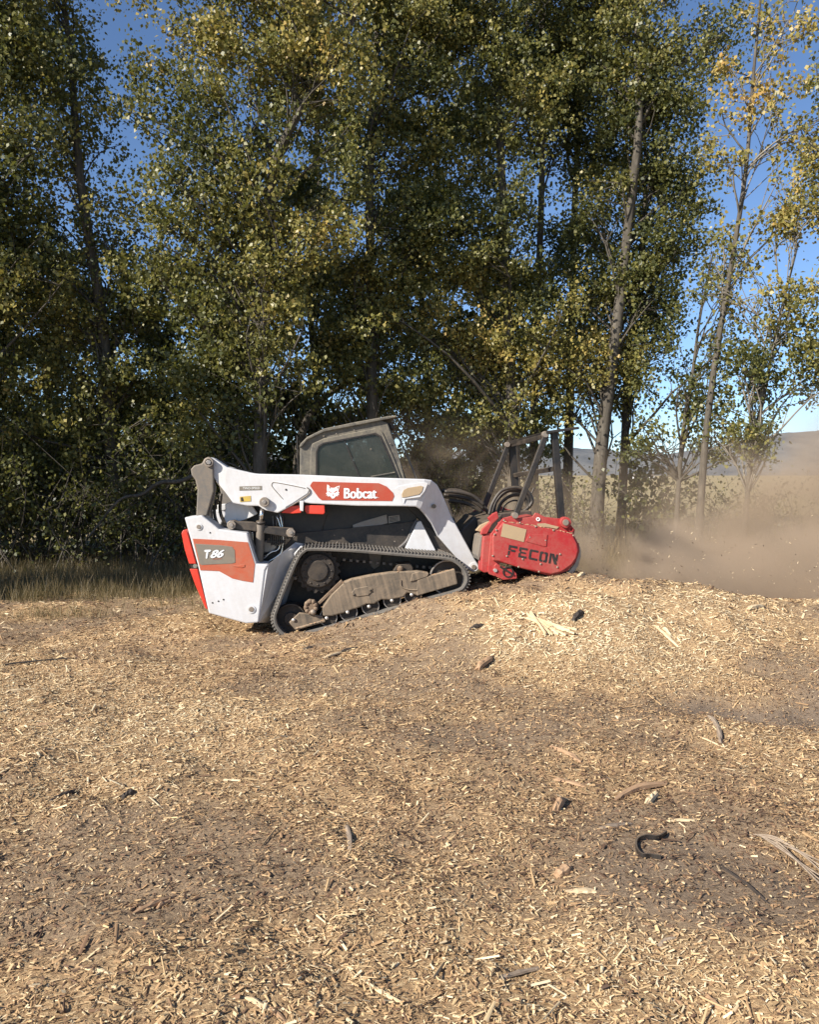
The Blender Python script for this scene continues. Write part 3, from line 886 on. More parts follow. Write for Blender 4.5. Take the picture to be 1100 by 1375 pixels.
parts.append(sp)
for p, r in (((945, 532), 23), ((120, 752), 20)):
    w_ = G().disc(c6(*p), r, .14, .32, 32).build('idler_wheel', 'wheel', loader, .012)
    G().torus(c6(*p), r + .6, 2.0, .11, .15, 32).build('idler_rim', 'steel' if p[0] > 500 else 'wheel', w_, .003)
    G().disc(c6(*p), r * .45, .10, .15, 20).build('idler_hub', 'wheel', w_, .006)
    parts.append(w_)
for p in ((318, 744), (425, 716), (540, 684), (655, 652), (765, 624)):
    w_ = G().disc(c6(*p), 11.6, .10, .36, 24).build('track_roller', 'wheel', loader, .006)
    G().torus(c6(*p), 12.2, 1.4, .085, .12, 24).build('roller_rim', 'steel', w_, .002)
    parts.append(w_)
FR = C6([(290, 737), (285, 690), (335, 620), (400, 557), (440, 541), (540, 520), (640, 506), (700, 500), (790, 498), (850, 508), (800, 545), (790, 628), (735, 612), (715, 636), (640, 650), (600, 648), (560, 672), (520, 672), (485, 690), (440, 703), (405, 718), (340, 735)])
fr_ = G().plate(FR, .045, .16).build('track_frame', 'frame', loader, .014)
G().plate(C6([(788, 546), (830, 530), (985, 487), (992, 520), (1001, 566), (880, 602), (785, 629)]), .035, .10).build('tension_cover', 'frame', fr_, .008)
G().plate(C6([(440, 612), (458, 590), (525, 578), (552, 590), (548, 608), (530, 626), (470, 634), (446, 628)]), .036, .05).build('cover_plate', 'frame', fr_, .006)
for p in ((455, 622), (540, 600)):
    G().dome(c6(*p), 1.6, .036).build('bolt', 'black', fr_)
G().plate(C6([(760, 512), (800, 500), (850, 512), (840, 528), (790, 545), (750, 555)]), .03, .06).build('frame_cap', 'frame', fr_, .006)
G().tube([P(c6(*p), .04) for p in ((700, 545), (705, 580), (740, 595), (790, 598))], .008, 6).build('frame_weld', 'frame', fr_)
G().plate(C6([(110, 770), (165, 718), (285, 735), (302, 757), (250, 780), (142, 808)]), .05, .10).build('idler_arm', 'frame', fr_, .008)
G().tube([P(c6(145, 803), .045), P(c6(300, 760), .045)], .014, 8).build('arm_rib', 'frame', fr_)
G().bar(c6(268, 668), .07, c6(392, 548), .07, .03, .04).build('tension_rod', 'rust', fr_, .004)
hb = G().disc(c6(226, 688), 10, .03, .12, 8).build('tension_hub', 'rust', fr_, .008)
for k in range(9):
    an = k * .7 + .3
    G().dome(c6(226 + 26 * math.cos(an), 688 + 30 * math.sin(an)), 3.2, .035, .02).build('hub_lump', 'rust', fr_)
G().dome(c6(238, 714), 4.2, .02, .03).build('hub_nut', 'pin', fr_)
for p in ((135, 756), (310, 746), (420, 715), (533, 685), (654, 654), (758, 623)):
    G().dome(c6(*p), 2.6, .042, .015).build('bolt', 'bolt', fr_)
G().dome(c6(697, 487), 4.5, .08, .03).build('mud_lump', 'rust', fr_)
G().plate(C6([(660, 500), (680, 465), (750, 455), (765, 480), (765, 505)]), .1, .3).build('frame_bracket', 'wheel', fr_, .01)
parts.append(fr_)
for o in parts: mirror(o)
# chassis pieces behind the wheels
G().plate(C6([(370, 470), (400, 440), (560, 455), (560, 505), (470, 520), (380, 545)]), .44, .49).build('chassis_plate', 'wheel', loader, .006)
G().plate(C6([(530, 400), (600, 405), (590, 470), (560, 490), (540, 470)]), .42, .47).build('chassis_gusset', 'link', loader, .006)
G().plate(C6([(130, 530), (155, 525), (150, 545), (140, 545)]), .40, .45).build('chassis_tab', 'white', loader, .003)
for k in range(14):
    p = (395 + k * 35, 432 + k * 3.2)
    G().plate(C6([(p[0], p[1]), (p[0] + 14, p[1] + 1), (p[0] + 14, p[1] + 14), (p[0], p[1] + 13)]), .2, .26).build('guide_tooth', 'rubber', tr)

# --- front: crossmember, quick coupler and the hoses to the head
G().plate(C2([(905, 640), (985, 560), (1010, 600), (1000, 700), (985, 800), (930, 700)]), .6, 1.3).build('quick_coupler', 'black', loader, .015)
G().plate(C2([(820, 470), (850, 480), (905, 640), (860, 620)]), .75, 1.15).build('crossmember', 'black_dusty', loader, .01)
for k, L in enumerate(([(80, 505), (160, 508), (250, 530), (325, 590)], [(75, 525), (150, 532), (240, 555), (320, 610)], [(85, 560), (150, 565), (230, 585), (310, 630)], [(60, 500), (170, 500), (290, 560), (350, 640)])):
    G().tube([P(c3(*p), .70 + .07 * k) for p in L], .021, 10).build('hydraulic_hose', 'hose', loader, 0, True)
for k, p in enumerate(((222, 815), (262, 855), (240, 770), (280, 820))):
    G().disc(c3(*p), 3.5, .62, .8, 10).build('coupling', 'pin' if k % 2 else 'black', loader, .004)

# ------------------------------------------------------------------ the mulcher head
MO = LO + Frame(LO).rot @ P((700, 778), .0)
MF = Frame(MO)
head = empty('mulcher_head', MO, MF.rot.to_euler())
tag(head, 'red forestry mulcher head with black guard frame, on the front of the loader', 'mulcher')
Gm = lambda: G(MF)
PM = MF.P
def mmirror(o):  # about the head's own middle
    return mirror(o, wid=2 * (WID / 2 - MF.v0))
SIDE = C3([(345, 992), (365, 765), (418, 692), (440, 668), (500, 652), (532, 668), (620, 660), (640, 634), (695, 660), (800, 672), (845, 695), (882, 740), (876, 772), (905, 830), (910, 872), (888, 935), (838, 990), (785, 1012), (720, 1022), (560, 978), (500, 960), (425, 942), (408, 960), (400, 1000), (390, 1026), (352, 1012)])
sp = Gm().plate(SIDE, 0.0, .03).build('side_plate', 'red', head, .005)
mmirror(sp)
cover = Gm().plate(C3([(375, 930), (374, 782), (440, 690), (540, 702), (640, 716), (790, 744), (865, 766), (893, 822), (902, 868), (890, 915), (862, 955), (800, 998), (735, 1013), (540, 974), (410, 932)]), -.05, .0).build('drive_cover', 'red', head, .012)
mmirror(cover)
for p in ((398, 742), (386, 768), (444, 682), (543, 697), (640, 720), (749, 742), (604, 786), (700, 805), (376, 900), (462, 902), (534, 968), (660, 997), (773, 970), (790, 890), (872, 775), (670, 950), (560, 920)):
    Gm().dome(c3(*p), 1.5, -.05, .012).build('bolt', 'pin', cover)
Gm().plate(C3([(440, 700), (583, 738), (566, 815), (424, 780)]), -.055, -.045).build('label_plate', 'tan_decal', cover)
pl = Gm().plate(C3([(600, 765), (712, 770), (705, 842), (690, 842), (580, 812)]), -.058, -.045).build('access_plate', 'red', cover, .003)
# stencilled name
GLY = {'F': [[(0, 0), (.22, 0), (.22, .42), (0, .42)], [(0, .5), (.22, .5), (.22, .78), (1, .78), (1, 1), (0, 1)], [(.3, .4), (.85, .4), (.85, .6), (.3, .6)]],
       'E': [[(0, 0), (1, 0), (1, .2), (.24, .2), (.24, .4), (0, .4)], [(0, .6), (.24, .6), (.24, .8), (1, .8), (1, 1), (0, 1)], [(.12, .42), (.85, .42), (.85, .58), (.12, .58)]],
       'C': [[(.1, 0), (1, 0), (1, .2), (.28, .2), (.24, .26), (.24, .74), (.28, .8), (1, .8), (1, 1), (.1, 1), (0, .9), (0, .1)]],
       'O': [[(.1, 0), (.44, 0), (.44, .2), (.3, .2), (.26, .26), (.26, .74), (.3, .8), (.44, .8), (.44, 1), (.1, 1), (0, .9), (0, .1)], [(.9, 0), (.56, 0), (.56, .2), (.7, .2), (.74, .26), (.74, .74), (.7, .8), (.56, .8), (.56, 1), (.9, 1), (1, .9), (1, .1)]],
       'N': [[(0, 0), (.24, 0), (.24, 1), (0, 1)], [(.3, 1), (.34, .62), (.70, 0), (1, 0), (1, .12), (.5, 1)], [(.76, .55), (1, .3), (1, 1), (.76, 1)]]}
o_, x_, u_ = Vector(c3(466, 894)), Vector(c3(768, 955)) - Vector(c3(466, 894)), Vector(c3(476, 832)) - Vector(c3(466, 894))
for ch, a, b in (('F', 0.0, .17), ('E', .215, .38), ('C', .425, .60), ('O', .635, .795), ('N', .835, 1.0)):
    g = Gm()
    for poly in GLY[ch]:
        g.plate([tuple(o_ + x_ * (a + (b - a) * px_) + u_ * py_) for px_, py_ in poly], -.0535, -.045)
    g.build('name_letter', 'print_black', cover)
# housing across the head and the drum
Gm().plate(C3([(430, 700), (520, 672), (640, 655), (800, 692), (868, 745), (874, 790), (800, 800), (700, 780), (560, 800), (470, 880), (430, 930)]), .03, 1.87).build('housing', 'red', head, .01)
dr = Gm().disc(c3(770, 880), 22, .04, 1.86, 28).build('cutting_drum', 'steel', head, .006)
for k in range(26):
    an = k * 2.4; vv = .08 + k * .068
    ce = PM(c3(770, 880), vv); r = 25 * MF.scale(c3(770, 880), vv)
    g = Gm()
    d = Vector((math.cos(an), 0, math.sin(an))); e = Vector((-math.sin(an), 0, math.cos(an)))
    q = [ce + d * (r * .82) + e * s * .03 + Vector((0, y, 0)) for s in (-1, 1) for y in (-.025, .025)] + [ce + d * (r * 1.1) + e * s * .012 + Vector((0, y, 0)) for s in (-1, 1) for y in (-.02, .02)]
    vs = [g.bm.verts.new(x) for x in q]
    for f in ((0, 1, 3, 2), (4, 6, 7, 5), (0, 2, 6, 4), (1, 5, 7, 3), (0, 4, 5, 1), (2, 3, 7, 6)):
        g.bm.faces.new([vs[i] for i in f])
    g.build('cutter_tooth', 'steel', dr)
Gm().plate(C3([(905, 820), (918, 868), (918, 905), (900, 965), (868, 1010), (835, 1040), (720, 1052), (690, 1040), (780, 1030), (835, 1005), (880, 950), (898, 900), (904, 868)]), .03, .06).build('skid_shoe', 'steel', head, .004)
# frame at the loader end
Gm().plate(C3([(318, 780), (345, 760), (372, 755), (352, 1000), (322, 1004), (302, 992)]), .02, .22).build('mount_plate', 'red', head, .01)
Gm().plate(C3([(345, 668), (378, 640), (404, 628), (412, 668), (372, 705), (340, 765), (300, 768), (312, 735), (360, 690)]), .0, .06).build('mount_flange', 'red', head, .006)
Gm().plate(C3([(272, 745), (300, 712), (345, 690), (400, 680), (345, 720), (300, 752)]), .05, .12).build('mount_gusset', 'tan_decal', head, .004)
Gm().plate(C3([(300, 780), (325, 770), (305, 900), (290, 930), (280, 900)]), .1, .5).build('mount_back', 'link', head, .01)
Gm().plate(C3([(310, 690), (430, 650), (430, 930), (330, 980)]), .25, 1.65).build('back_frame', 'black_dusty', head, .01)
br = Gm().plate(C3([(385, 960), (400, 945), (425, 962), (500, 985), (522, 1010), (525, 1040), (440, 1048), (400, 1030), (384, 1010)]), -.02, .02).build('trap_bracket', 'red', head, .006)
Gm().disc(c3(392, 990), 2.6, -.035, .0, 10).build('pin', 'bolt', br, .002)
Gm().torus(c3(470, 1000), 7.5, 1.8, -.03, .0, 16).build('trap_link', 'black', br)
Gm().bar(c3(420, 965), -.03, c3(500, 1015), -.03, .02, .02).build('trap_rod', 'black', br)
Gm().plate(C3([(625, 690), (652, 636), (700, 662), (812, 680), (800, 700)]), .06, .10).build('hinge_plate', 'red', head, .004)
Gm().torus(c3(655, 675), 2.6, 1.2, -.012, .01, 14).build('emblem', 'print_white', sp)
Gm().disc(c3(826, 695), 7.5, -.06, .06, 16).build('hinge_boss', 'red', head, .006)
Gm().disc(c3(826, 695), 4.2, -.075, .0, 14).build('hinge_pin', 'pin', head, .003)
Gm().torus(c3(858, 738), 3.6, 1.4, -.03, .03, 14).build('lifting_eye', 'red', head)
Gm().disc(c3(515, 652), 4.2, -.035, .05, 12).build('strut_pin', 'pin', head, .003)
# guard frame of black bars
gd = Gm().bar(c3(797, 672), .06, c3(752, 136), .06, .072, .07).build('guard_post', 'black', head, .008)
Gm().bar(c3(515, 652), .03, c3(704, 152), .03, .062, .05).build('guard_strut', 'black', head, .008)
for p in ((702, 152),):
    Gm().disc(c3(*p), 4.4, -.01, .06, 12).build('guard_pin', 'pin', head, .003)
Gm().disc(c3(467, 215), 3.6, 1.38, 1.45, 12).build('guard_pin', 'pin', head, .003)
Gm().bar(c3(322, 600), 1.46, c3(472, 216), 1.46, .062, .05).build('guard_strut', 'black', head, .008)
Gm().bar(c3(517, 520), 1.52, c3(492, 215), 1.52, .085, .07).build('guard_post', 'black', head, .008)
Gm().bar(c3(490, 218), 1.48, c3(690, 166), .10, .05, .05).build('guard_crossbar', 'black_dusty', head, .006)
Gm().bar(c3(512, 404), 1.48, c3(745, 366), .10, .05, .05).build('guard_crossbar', 'black_dusty', head, .006)
Gm().sheet([(c3(476, 205), 1.52), (c3(708, 139), -.02), (c3(905, 112), -.02), (c3(640, 172), 1.52)], .01).build('guard_plate', 'black', head)
Gm().bar(c3(470, 208), 1.52, c3(715, 142), .0, .04, .03).build('guard_edge', 'black', head, .004)
Gm().bar(c3(705, 140), -.02, c3(905, 113), -.02, .028, .03).build('guard_edge', 'black', head, .004)
# hoses looped over the head
for k, L in enumerate(([(352, 650), (375, 575), (430, 500), (520, 480), (590, 505), (618, 560), (600, 600)], [(375, 640), (400, 560), (460, 505), (530, 500), (585, 530), (600, 590), (560, 630)], [(400, 640), (430, 570), (490, 530), (550, 530), (588, 575), (580, 640)], [(430, 650), (450, 590), (500, 560), (560, 560), (610, 520), (630, 480)])):
    Gm().tube([PM(c3(*p), .55 + .06 * k) for p in L], .02 if k < 3 else .01, 10).build('hose_loop', 'hose', head, 0, True)
Gm().plate(C3([(420, 640), (520, 630), (610, 620), (625, 670), (430, 690)]), .45, .9).build('manifold', 'black_dusty', head, .01)

# splintered board lying on the head
spl = Gm().plate(C3([(648, 702), (700, 700), (745, 712), (785, 722), (770, 735), (720, 725), (655, 718)]), -.01, .05)
me_o = spl.build('wood_splinter', 'tan_decal', None, .003)
me_o.matrix_world = Matrix.Translation(MO) @ MF.rot.to_4x4()
tag(me_o, 'tan splinter of wood lying on top of the red mulcher head', 'splinter')

# ------------------------------------------------------------------ trees
def tubes_mesh(name, lines, seg=6):
    """lines: list of (points (n,3) array, radii (n))"""
    V = []; Fc = []; base = 0
    ang = np.arange(seg) * 2 * math.pi / seg
    for pts, rad in lines:
        pts = np.asarray(pts, float); rad = np.asarray(rad, float)
        n = len(pts)
        d = np.gradient(pts, axis=0)
        d /= np.linalg.norm(d, axis=1)[:, None] + 1e-9
        ref = np.array([0.31, 0.95, 0.02]) if abs(d[0][1]) < .8 else np.array([1.0, 0, 0])
        u = np.cross(d, ref); u /= np.linalg.norm(u, axis=1)[:, None] + 1e-9
        w_ = np.cross(d, u)
        ring = pts[:, None, :] + rad[:, None, None] * (u[:, None, :] * np.cos(ang)[None, :, None] + w_[:, None, :] * np.sin(ang)[None, :, None])
        V.append(ring.reshape(-1, 3))
        ii = base + np.arange(n * seg).reshape(n, seg)
        a = ii[:-1]; b = ii[1:]
        Fc.append(np.stack([a, np.roll(a, -1, 1), np.roll(b, -1, 1), b], -1).reshape(-1, 4))
        base += n * seg
    return np_mesh(name, np.concatenate(V), np.concatenate(Fc))

def curve_pts(p0, p1, n, bend, up=0.0):
    t_ = np.linspace(0, 1, n)[:, None]
    p = p0 * (1 - t_) + p1 * t_
    off = rng.normal(0, bend, 3)
    off[2] = abs(off[2]) * .3 + up
    p = p + off * (np.sin(t_ * math.pi))
    p[1:-1] += rng.normal(0, bend * .07, (n - 2, 3))
    return p

def leaves_np(cent, spread, n, size, tint, tvar):
    """n leaves round each centre; returns verts, faces, tint"""
    k = len(cent)
    N = k * n
    c = np.repeat(cent, n, 0) + rng.normal(0, 1, (N, 3)) * spread
    # a leaf hangs from its stalk: long axis mostly down, blade facing any way
    ax = rng.normal(0, 0.75, (N, 3)); ax[:, 2] -= 0.7
    ax /= np.linalg.norm(ax, axis=1)[:, None]
    sd_ = np.cross(ax, rng.normal(0, 1, (N, 3)))
    sd_ /= np.linalg.norm(sd_, axis=1)[:, None] + 1e-9
    nr = np.cross(ax, sd_)
    s = size * rng.uniform(.5, 1.45, (N, 1))
    a = c - ax * s * .5
    b = c + sd_ * s * .42 - ax * s * .08 + nr * s * .10
    d = c + ax * s * .55
    e = c - sd_ * s * .42 - ax * s * .08 + nr * s * .10
    v = np.stack([a, b, d, e], 1).reshape(-1, 3)
    f = np.arange(N * 4).reshape(N, 4)
    tt = np.clip(np.repeat(tint, n) + rng.normal(0, tvar, N), 0, 1)
    return v, f, tt

NLEAF = [0]
def tree(name, label, trunk, rad, clumps, d, leaf=.065, group='trees in the row behind the loader', dens=1.0, limbs=5, pale=0.0, cat='tree', base_tint=.42, push=0.0):
    """trunk: [(px,py)] measured from the base up on the plane at distance d; clumps: (px,py,rx,ry,yellow) crown lobes measured the same way"""
    T = [np.array(at(px, py, d)) for px, py in trunk]
    bx = T[0].copy(); bz = float(gh(bx[0], d))
    T[0][2] = min(T[0][2], bz - .05)
    T = [Vector(p) for p in T]
    jit = [Vector((0, rng.normal(0, .12), 0)) for _ in T]
    jit[0] = Vector((0, 0, 0))
    T = [a + b for a, b in zip(T, jit)]
    rad *= .88
    r_ = list(np.linspace(rad, rad * .25, len(T)))
    pts, rr = catmull(T, r_, 6)
    pts = np.array([list(p) for p in pts]); rr = np.array(rr)
    rr[:3] *= np.array([1.45, 1.2, 1.08])
    root = empty(name, (bx[0], d, bz))
    org = np.array([bx[0], d, bz])
    tag(root, label, cat, group)
    link_mesh('trunk', tubes_mesh('trunk', [(pts - org, rr)], 12), M['bark'], root, smooth=True)
    br = []
    LV = []; LT = []
    for (px, py, rx, ry, yel) in clumps:
        c = np.array(at(px, py, d + push)); sx = rx * d / F; sz = ry * d / F
        sy = max(.5 * (sx + sz) * .8, .5)
        vol = sx * sz * (0.5 + 0.5 * sy)
        ns = max(6, int(vol * 134 * dens))
        nc = max(2, ns // 5)
        u = rng.normal(0, 1, (nc, 3)); u /= np.linalg.norm(u, axis=1)[:, None]
        q = rng.uniform(0, 1, (nc, 1)) ** .5
        cen = c + u * q * np.array([sx, sy, sz])
        cen = np.repeat(cen, 5, 0) + rng.normal(0, 1, (nc * 5, 3)) * np.array([.26, .26, .16])     # boughs of five sprigs
        # thin the lobe in patches so that it breaks into sprays with gaps
        keep = vnoise(cen[:, 0] * 1.7 + cen[:, 1] * .9 + 50, cen[:, 2] * 1.9 + cen[:, 1] * 1.1 + 50, 41) > .25
        cen = cen[keep]
        if len(cen) < 4: continue
        # limbs from the trunk into the lobe
        nl = max(2, int(limbs * min(1.6, vol ** .4)))
        for k in range(nl):
            tip = cen[rng.integers(len(cen))]
            zs = tip[2] - rng.uniform(.5, 1.6) - .25 * np.linalg.norm(tip[:2] - pts[-1][:2])
            i = int(np.argmin(np.abs(pts[:, 2] - np.clip(zs, pts[2][2] + .8, pts[-1][2]))))
            L = curve_pts(pts[i], tip, 7, .30 * min(1.0, np.linalg.norm(tip - pts[i]) / 3.5), .1)
            ln = np.linalg.norm(tip - pts[i])
            r0 = min(rr[i] * .55, .012 + .009 * ln)
            br.append((L, np.linspace(r0, .006, 7)))
            for _ in range(4):
                j = rng.integers(2, 6)
                q2 = cen[np.argsort(np.linalg.norm(cen - L[j], axis=1))[rng.integers(0, min(14, len(cen)))]]
                br.append((curve_pts(L[j], q2, 4, .08), np.linspace(.010, .004, 4)))
        patch = vnoise(cen[:, 0] * .8 + 9, cen[:, 2] * .8 + 9, 77)
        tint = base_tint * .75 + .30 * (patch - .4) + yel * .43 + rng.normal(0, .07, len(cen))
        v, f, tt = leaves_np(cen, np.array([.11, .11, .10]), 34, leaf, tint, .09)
        LV.append(v); LT.append(tt)
    if br:
        link_mesh('branches', tubes_mesh('branches', [(p - org, r) for p, r in br], 4), M['twig' if pale else 'bark'], root, smooth=True)['kind'] = 'stuff'
    if LV:
        v = np.concatenate(LV) - org
        N = len(v) // 4
        NLEAF[0] += N
        me = np_mesh('crown', v, np.arange(N * 4).reshape(N, 4), {'tint': ('FACE', np.concatenate(LT))})
        link_mesh('crown', me, M['leaf'], root)
    return root

# left of the frame: their shade falls on the left edge of the clearing
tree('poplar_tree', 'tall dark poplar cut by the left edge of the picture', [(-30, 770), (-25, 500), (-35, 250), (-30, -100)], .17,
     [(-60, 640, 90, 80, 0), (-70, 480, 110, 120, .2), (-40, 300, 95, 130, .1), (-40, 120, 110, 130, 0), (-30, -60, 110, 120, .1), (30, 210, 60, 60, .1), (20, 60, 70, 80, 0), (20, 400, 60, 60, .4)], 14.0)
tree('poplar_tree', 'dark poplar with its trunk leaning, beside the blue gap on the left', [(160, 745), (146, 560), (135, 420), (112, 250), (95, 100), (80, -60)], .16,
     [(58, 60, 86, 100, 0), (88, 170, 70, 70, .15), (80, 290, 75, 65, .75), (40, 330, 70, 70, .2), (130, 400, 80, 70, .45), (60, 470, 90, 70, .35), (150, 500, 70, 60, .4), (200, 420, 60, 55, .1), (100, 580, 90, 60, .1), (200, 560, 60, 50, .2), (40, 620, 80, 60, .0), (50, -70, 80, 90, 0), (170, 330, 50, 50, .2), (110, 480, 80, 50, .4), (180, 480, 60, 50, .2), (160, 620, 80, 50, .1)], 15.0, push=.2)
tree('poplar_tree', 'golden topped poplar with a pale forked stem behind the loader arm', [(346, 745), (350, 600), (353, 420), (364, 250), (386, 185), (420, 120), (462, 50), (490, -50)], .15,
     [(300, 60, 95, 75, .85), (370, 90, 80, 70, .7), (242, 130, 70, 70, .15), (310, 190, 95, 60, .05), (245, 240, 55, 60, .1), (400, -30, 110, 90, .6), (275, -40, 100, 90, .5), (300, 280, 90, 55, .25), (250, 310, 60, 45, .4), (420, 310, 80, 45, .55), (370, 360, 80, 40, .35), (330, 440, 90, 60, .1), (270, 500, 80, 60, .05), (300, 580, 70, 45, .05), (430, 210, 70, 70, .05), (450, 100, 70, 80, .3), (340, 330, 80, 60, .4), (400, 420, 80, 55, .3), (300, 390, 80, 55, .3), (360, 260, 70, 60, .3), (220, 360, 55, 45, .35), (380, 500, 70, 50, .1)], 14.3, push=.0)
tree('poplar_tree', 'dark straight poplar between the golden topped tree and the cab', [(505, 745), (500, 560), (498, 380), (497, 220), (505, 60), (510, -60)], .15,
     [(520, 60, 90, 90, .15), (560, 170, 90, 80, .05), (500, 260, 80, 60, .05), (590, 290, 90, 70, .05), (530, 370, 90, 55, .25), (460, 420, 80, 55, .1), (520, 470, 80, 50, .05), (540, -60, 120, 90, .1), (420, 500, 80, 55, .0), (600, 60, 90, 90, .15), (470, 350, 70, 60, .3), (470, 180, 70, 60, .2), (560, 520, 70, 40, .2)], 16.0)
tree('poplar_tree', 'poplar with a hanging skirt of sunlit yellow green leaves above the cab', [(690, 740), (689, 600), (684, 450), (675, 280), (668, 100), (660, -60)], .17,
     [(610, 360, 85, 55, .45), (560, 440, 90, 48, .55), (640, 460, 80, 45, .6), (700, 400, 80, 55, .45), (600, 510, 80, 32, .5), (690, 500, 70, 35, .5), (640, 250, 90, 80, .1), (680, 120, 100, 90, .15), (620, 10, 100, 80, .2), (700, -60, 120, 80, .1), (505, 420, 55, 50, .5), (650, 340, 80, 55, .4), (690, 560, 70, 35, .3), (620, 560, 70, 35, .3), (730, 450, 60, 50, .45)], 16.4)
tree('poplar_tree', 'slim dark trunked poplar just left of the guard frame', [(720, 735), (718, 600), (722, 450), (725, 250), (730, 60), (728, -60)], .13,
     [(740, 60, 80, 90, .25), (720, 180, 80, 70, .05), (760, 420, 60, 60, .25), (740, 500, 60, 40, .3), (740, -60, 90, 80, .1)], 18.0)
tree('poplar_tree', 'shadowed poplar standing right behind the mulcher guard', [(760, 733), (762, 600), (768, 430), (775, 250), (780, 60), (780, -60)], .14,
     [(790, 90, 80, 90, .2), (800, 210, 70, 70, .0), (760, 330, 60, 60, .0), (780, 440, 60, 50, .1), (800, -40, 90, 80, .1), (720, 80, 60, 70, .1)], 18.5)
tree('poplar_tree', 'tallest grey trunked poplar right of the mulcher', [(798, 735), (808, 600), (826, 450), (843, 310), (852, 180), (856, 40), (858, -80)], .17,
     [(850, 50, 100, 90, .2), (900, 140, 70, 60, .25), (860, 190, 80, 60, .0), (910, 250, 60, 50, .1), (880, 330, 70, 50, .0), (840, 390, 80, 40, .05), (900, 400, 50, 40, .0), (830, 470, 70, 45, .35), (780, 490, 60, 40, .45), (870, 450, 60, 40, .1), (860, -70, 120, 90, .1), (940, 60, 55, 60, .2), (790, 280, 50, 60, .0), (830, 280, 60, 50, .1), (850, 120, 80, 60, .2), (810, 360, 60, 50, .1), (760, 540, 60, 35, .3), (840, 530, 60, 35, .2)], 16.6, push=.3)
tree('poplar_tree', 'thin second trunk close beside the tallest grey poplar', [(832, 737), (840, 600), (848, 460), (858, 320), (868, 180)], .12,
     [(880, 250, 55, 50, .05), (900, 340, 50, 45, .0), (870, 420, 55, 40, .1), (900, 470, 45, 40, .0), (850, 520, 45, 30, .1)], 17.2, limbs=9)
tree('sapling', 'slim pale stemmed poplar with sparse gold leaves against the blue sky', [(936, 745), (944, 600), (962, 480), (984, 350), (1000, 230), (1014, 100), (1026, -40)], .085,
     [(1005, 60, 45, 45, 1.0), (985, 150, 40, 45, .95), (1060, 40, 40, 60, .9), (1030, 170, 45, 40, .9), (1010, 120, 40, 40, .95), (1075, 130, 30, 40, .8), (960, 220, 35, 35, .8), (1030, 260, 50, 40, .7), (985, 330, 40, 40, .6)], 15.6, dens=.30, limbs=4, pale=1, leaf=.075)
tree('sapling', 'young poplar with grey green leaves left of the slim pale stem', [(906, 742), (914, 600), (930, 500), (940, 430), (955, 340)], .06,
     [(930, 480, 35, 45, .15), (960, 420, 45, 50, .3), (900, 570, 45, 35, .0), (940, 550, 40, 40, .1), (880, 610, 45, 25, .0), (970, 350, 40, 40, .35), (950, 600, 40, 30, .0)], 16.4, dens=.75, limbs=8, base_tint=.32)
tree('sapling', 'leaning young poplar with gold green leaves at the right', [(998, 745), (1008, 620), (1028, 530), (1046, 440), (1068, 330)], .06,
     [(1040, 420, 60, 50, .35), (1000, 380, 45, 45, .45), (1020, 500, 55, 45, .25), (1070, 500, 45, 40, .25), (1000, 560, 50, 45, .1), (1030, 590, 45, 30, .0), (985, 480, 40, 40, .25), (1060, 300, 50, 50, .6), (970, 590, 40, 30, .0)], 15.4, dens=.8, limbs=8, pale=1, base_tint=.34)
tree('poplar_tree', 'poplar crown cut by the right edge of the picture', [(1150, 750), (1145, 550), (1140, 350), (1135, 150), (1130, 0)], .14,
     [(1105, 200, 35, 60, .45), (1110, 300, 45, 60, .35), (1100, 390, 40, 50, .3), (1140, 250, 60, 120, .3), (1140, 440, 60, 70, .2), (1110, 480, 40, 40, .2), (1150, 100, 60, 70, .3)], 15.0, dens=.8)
# second row, seen through the first
for px, d, lab in ((-20, 18.5, 'shaded poplar of the back row at the far left'), (60, 20.5, 'shaded poplar of the back row behind the left hand shrubs'), (215, 19.5, 'shaded poplar of the back row left of the loader'), (300, 21, 'shaded poplar of the back row above the loader tail'), (420, 19, 'shaded poplar of the back row above the loader arm'), (570, 20.5, 'shaded poplar of the back row above the cab window'), (650, 21.5, 'shaded poplar of the back row between cab and mulcher guard')):
    x = px
    tree('poplar_tree', lab, [(x, 735), (x + 6, 560), (x - 4, 380), (x + 8, 300)] + ([(x + 4, 20)] if 400 < x < 600 else []), .12,
         [(x - 30, 640, 65, 40, 0), (x + 40, 585, 65, 50, 0), (x - 30, 530, 70, 50, 0), (x + 20, 470, 75, 55, 0), (x + 20, 380, 75, 60, 0)] + ([(x - 20, 270, 70, 60, 0), (x + 20, 150, 65, 60, .1), (x, 30, 70, 60, .1)] if 400 < x < 600 else []), d, dens=.5, group='trees of the back row', leaf=.11)
# outside the frame on the left, throwing the shade there
for (px, py, d, lab) in ((-480, 800, 9.6, 'poplar left of the clearing, nearest the camera'), (-420, 780, 12.5, 'poplar left of the clearing, second from the camera'), (-250, 760, 15.5, 'poplar left of the clearing, third from the camera')):
    tree('poplar_tree', lab, [(px, 790), (px, 500), (px + 5, 250), (px, 0)], .16,
         [(px, 640, 150, 90, 0), (px + 20, 450, 170, 130, .1), (px - 20, 250, 170, 140, .1), (px, 60, 140, 120, .2)], d, dens=.32, leaf=.22, group='trees outside the left edge')

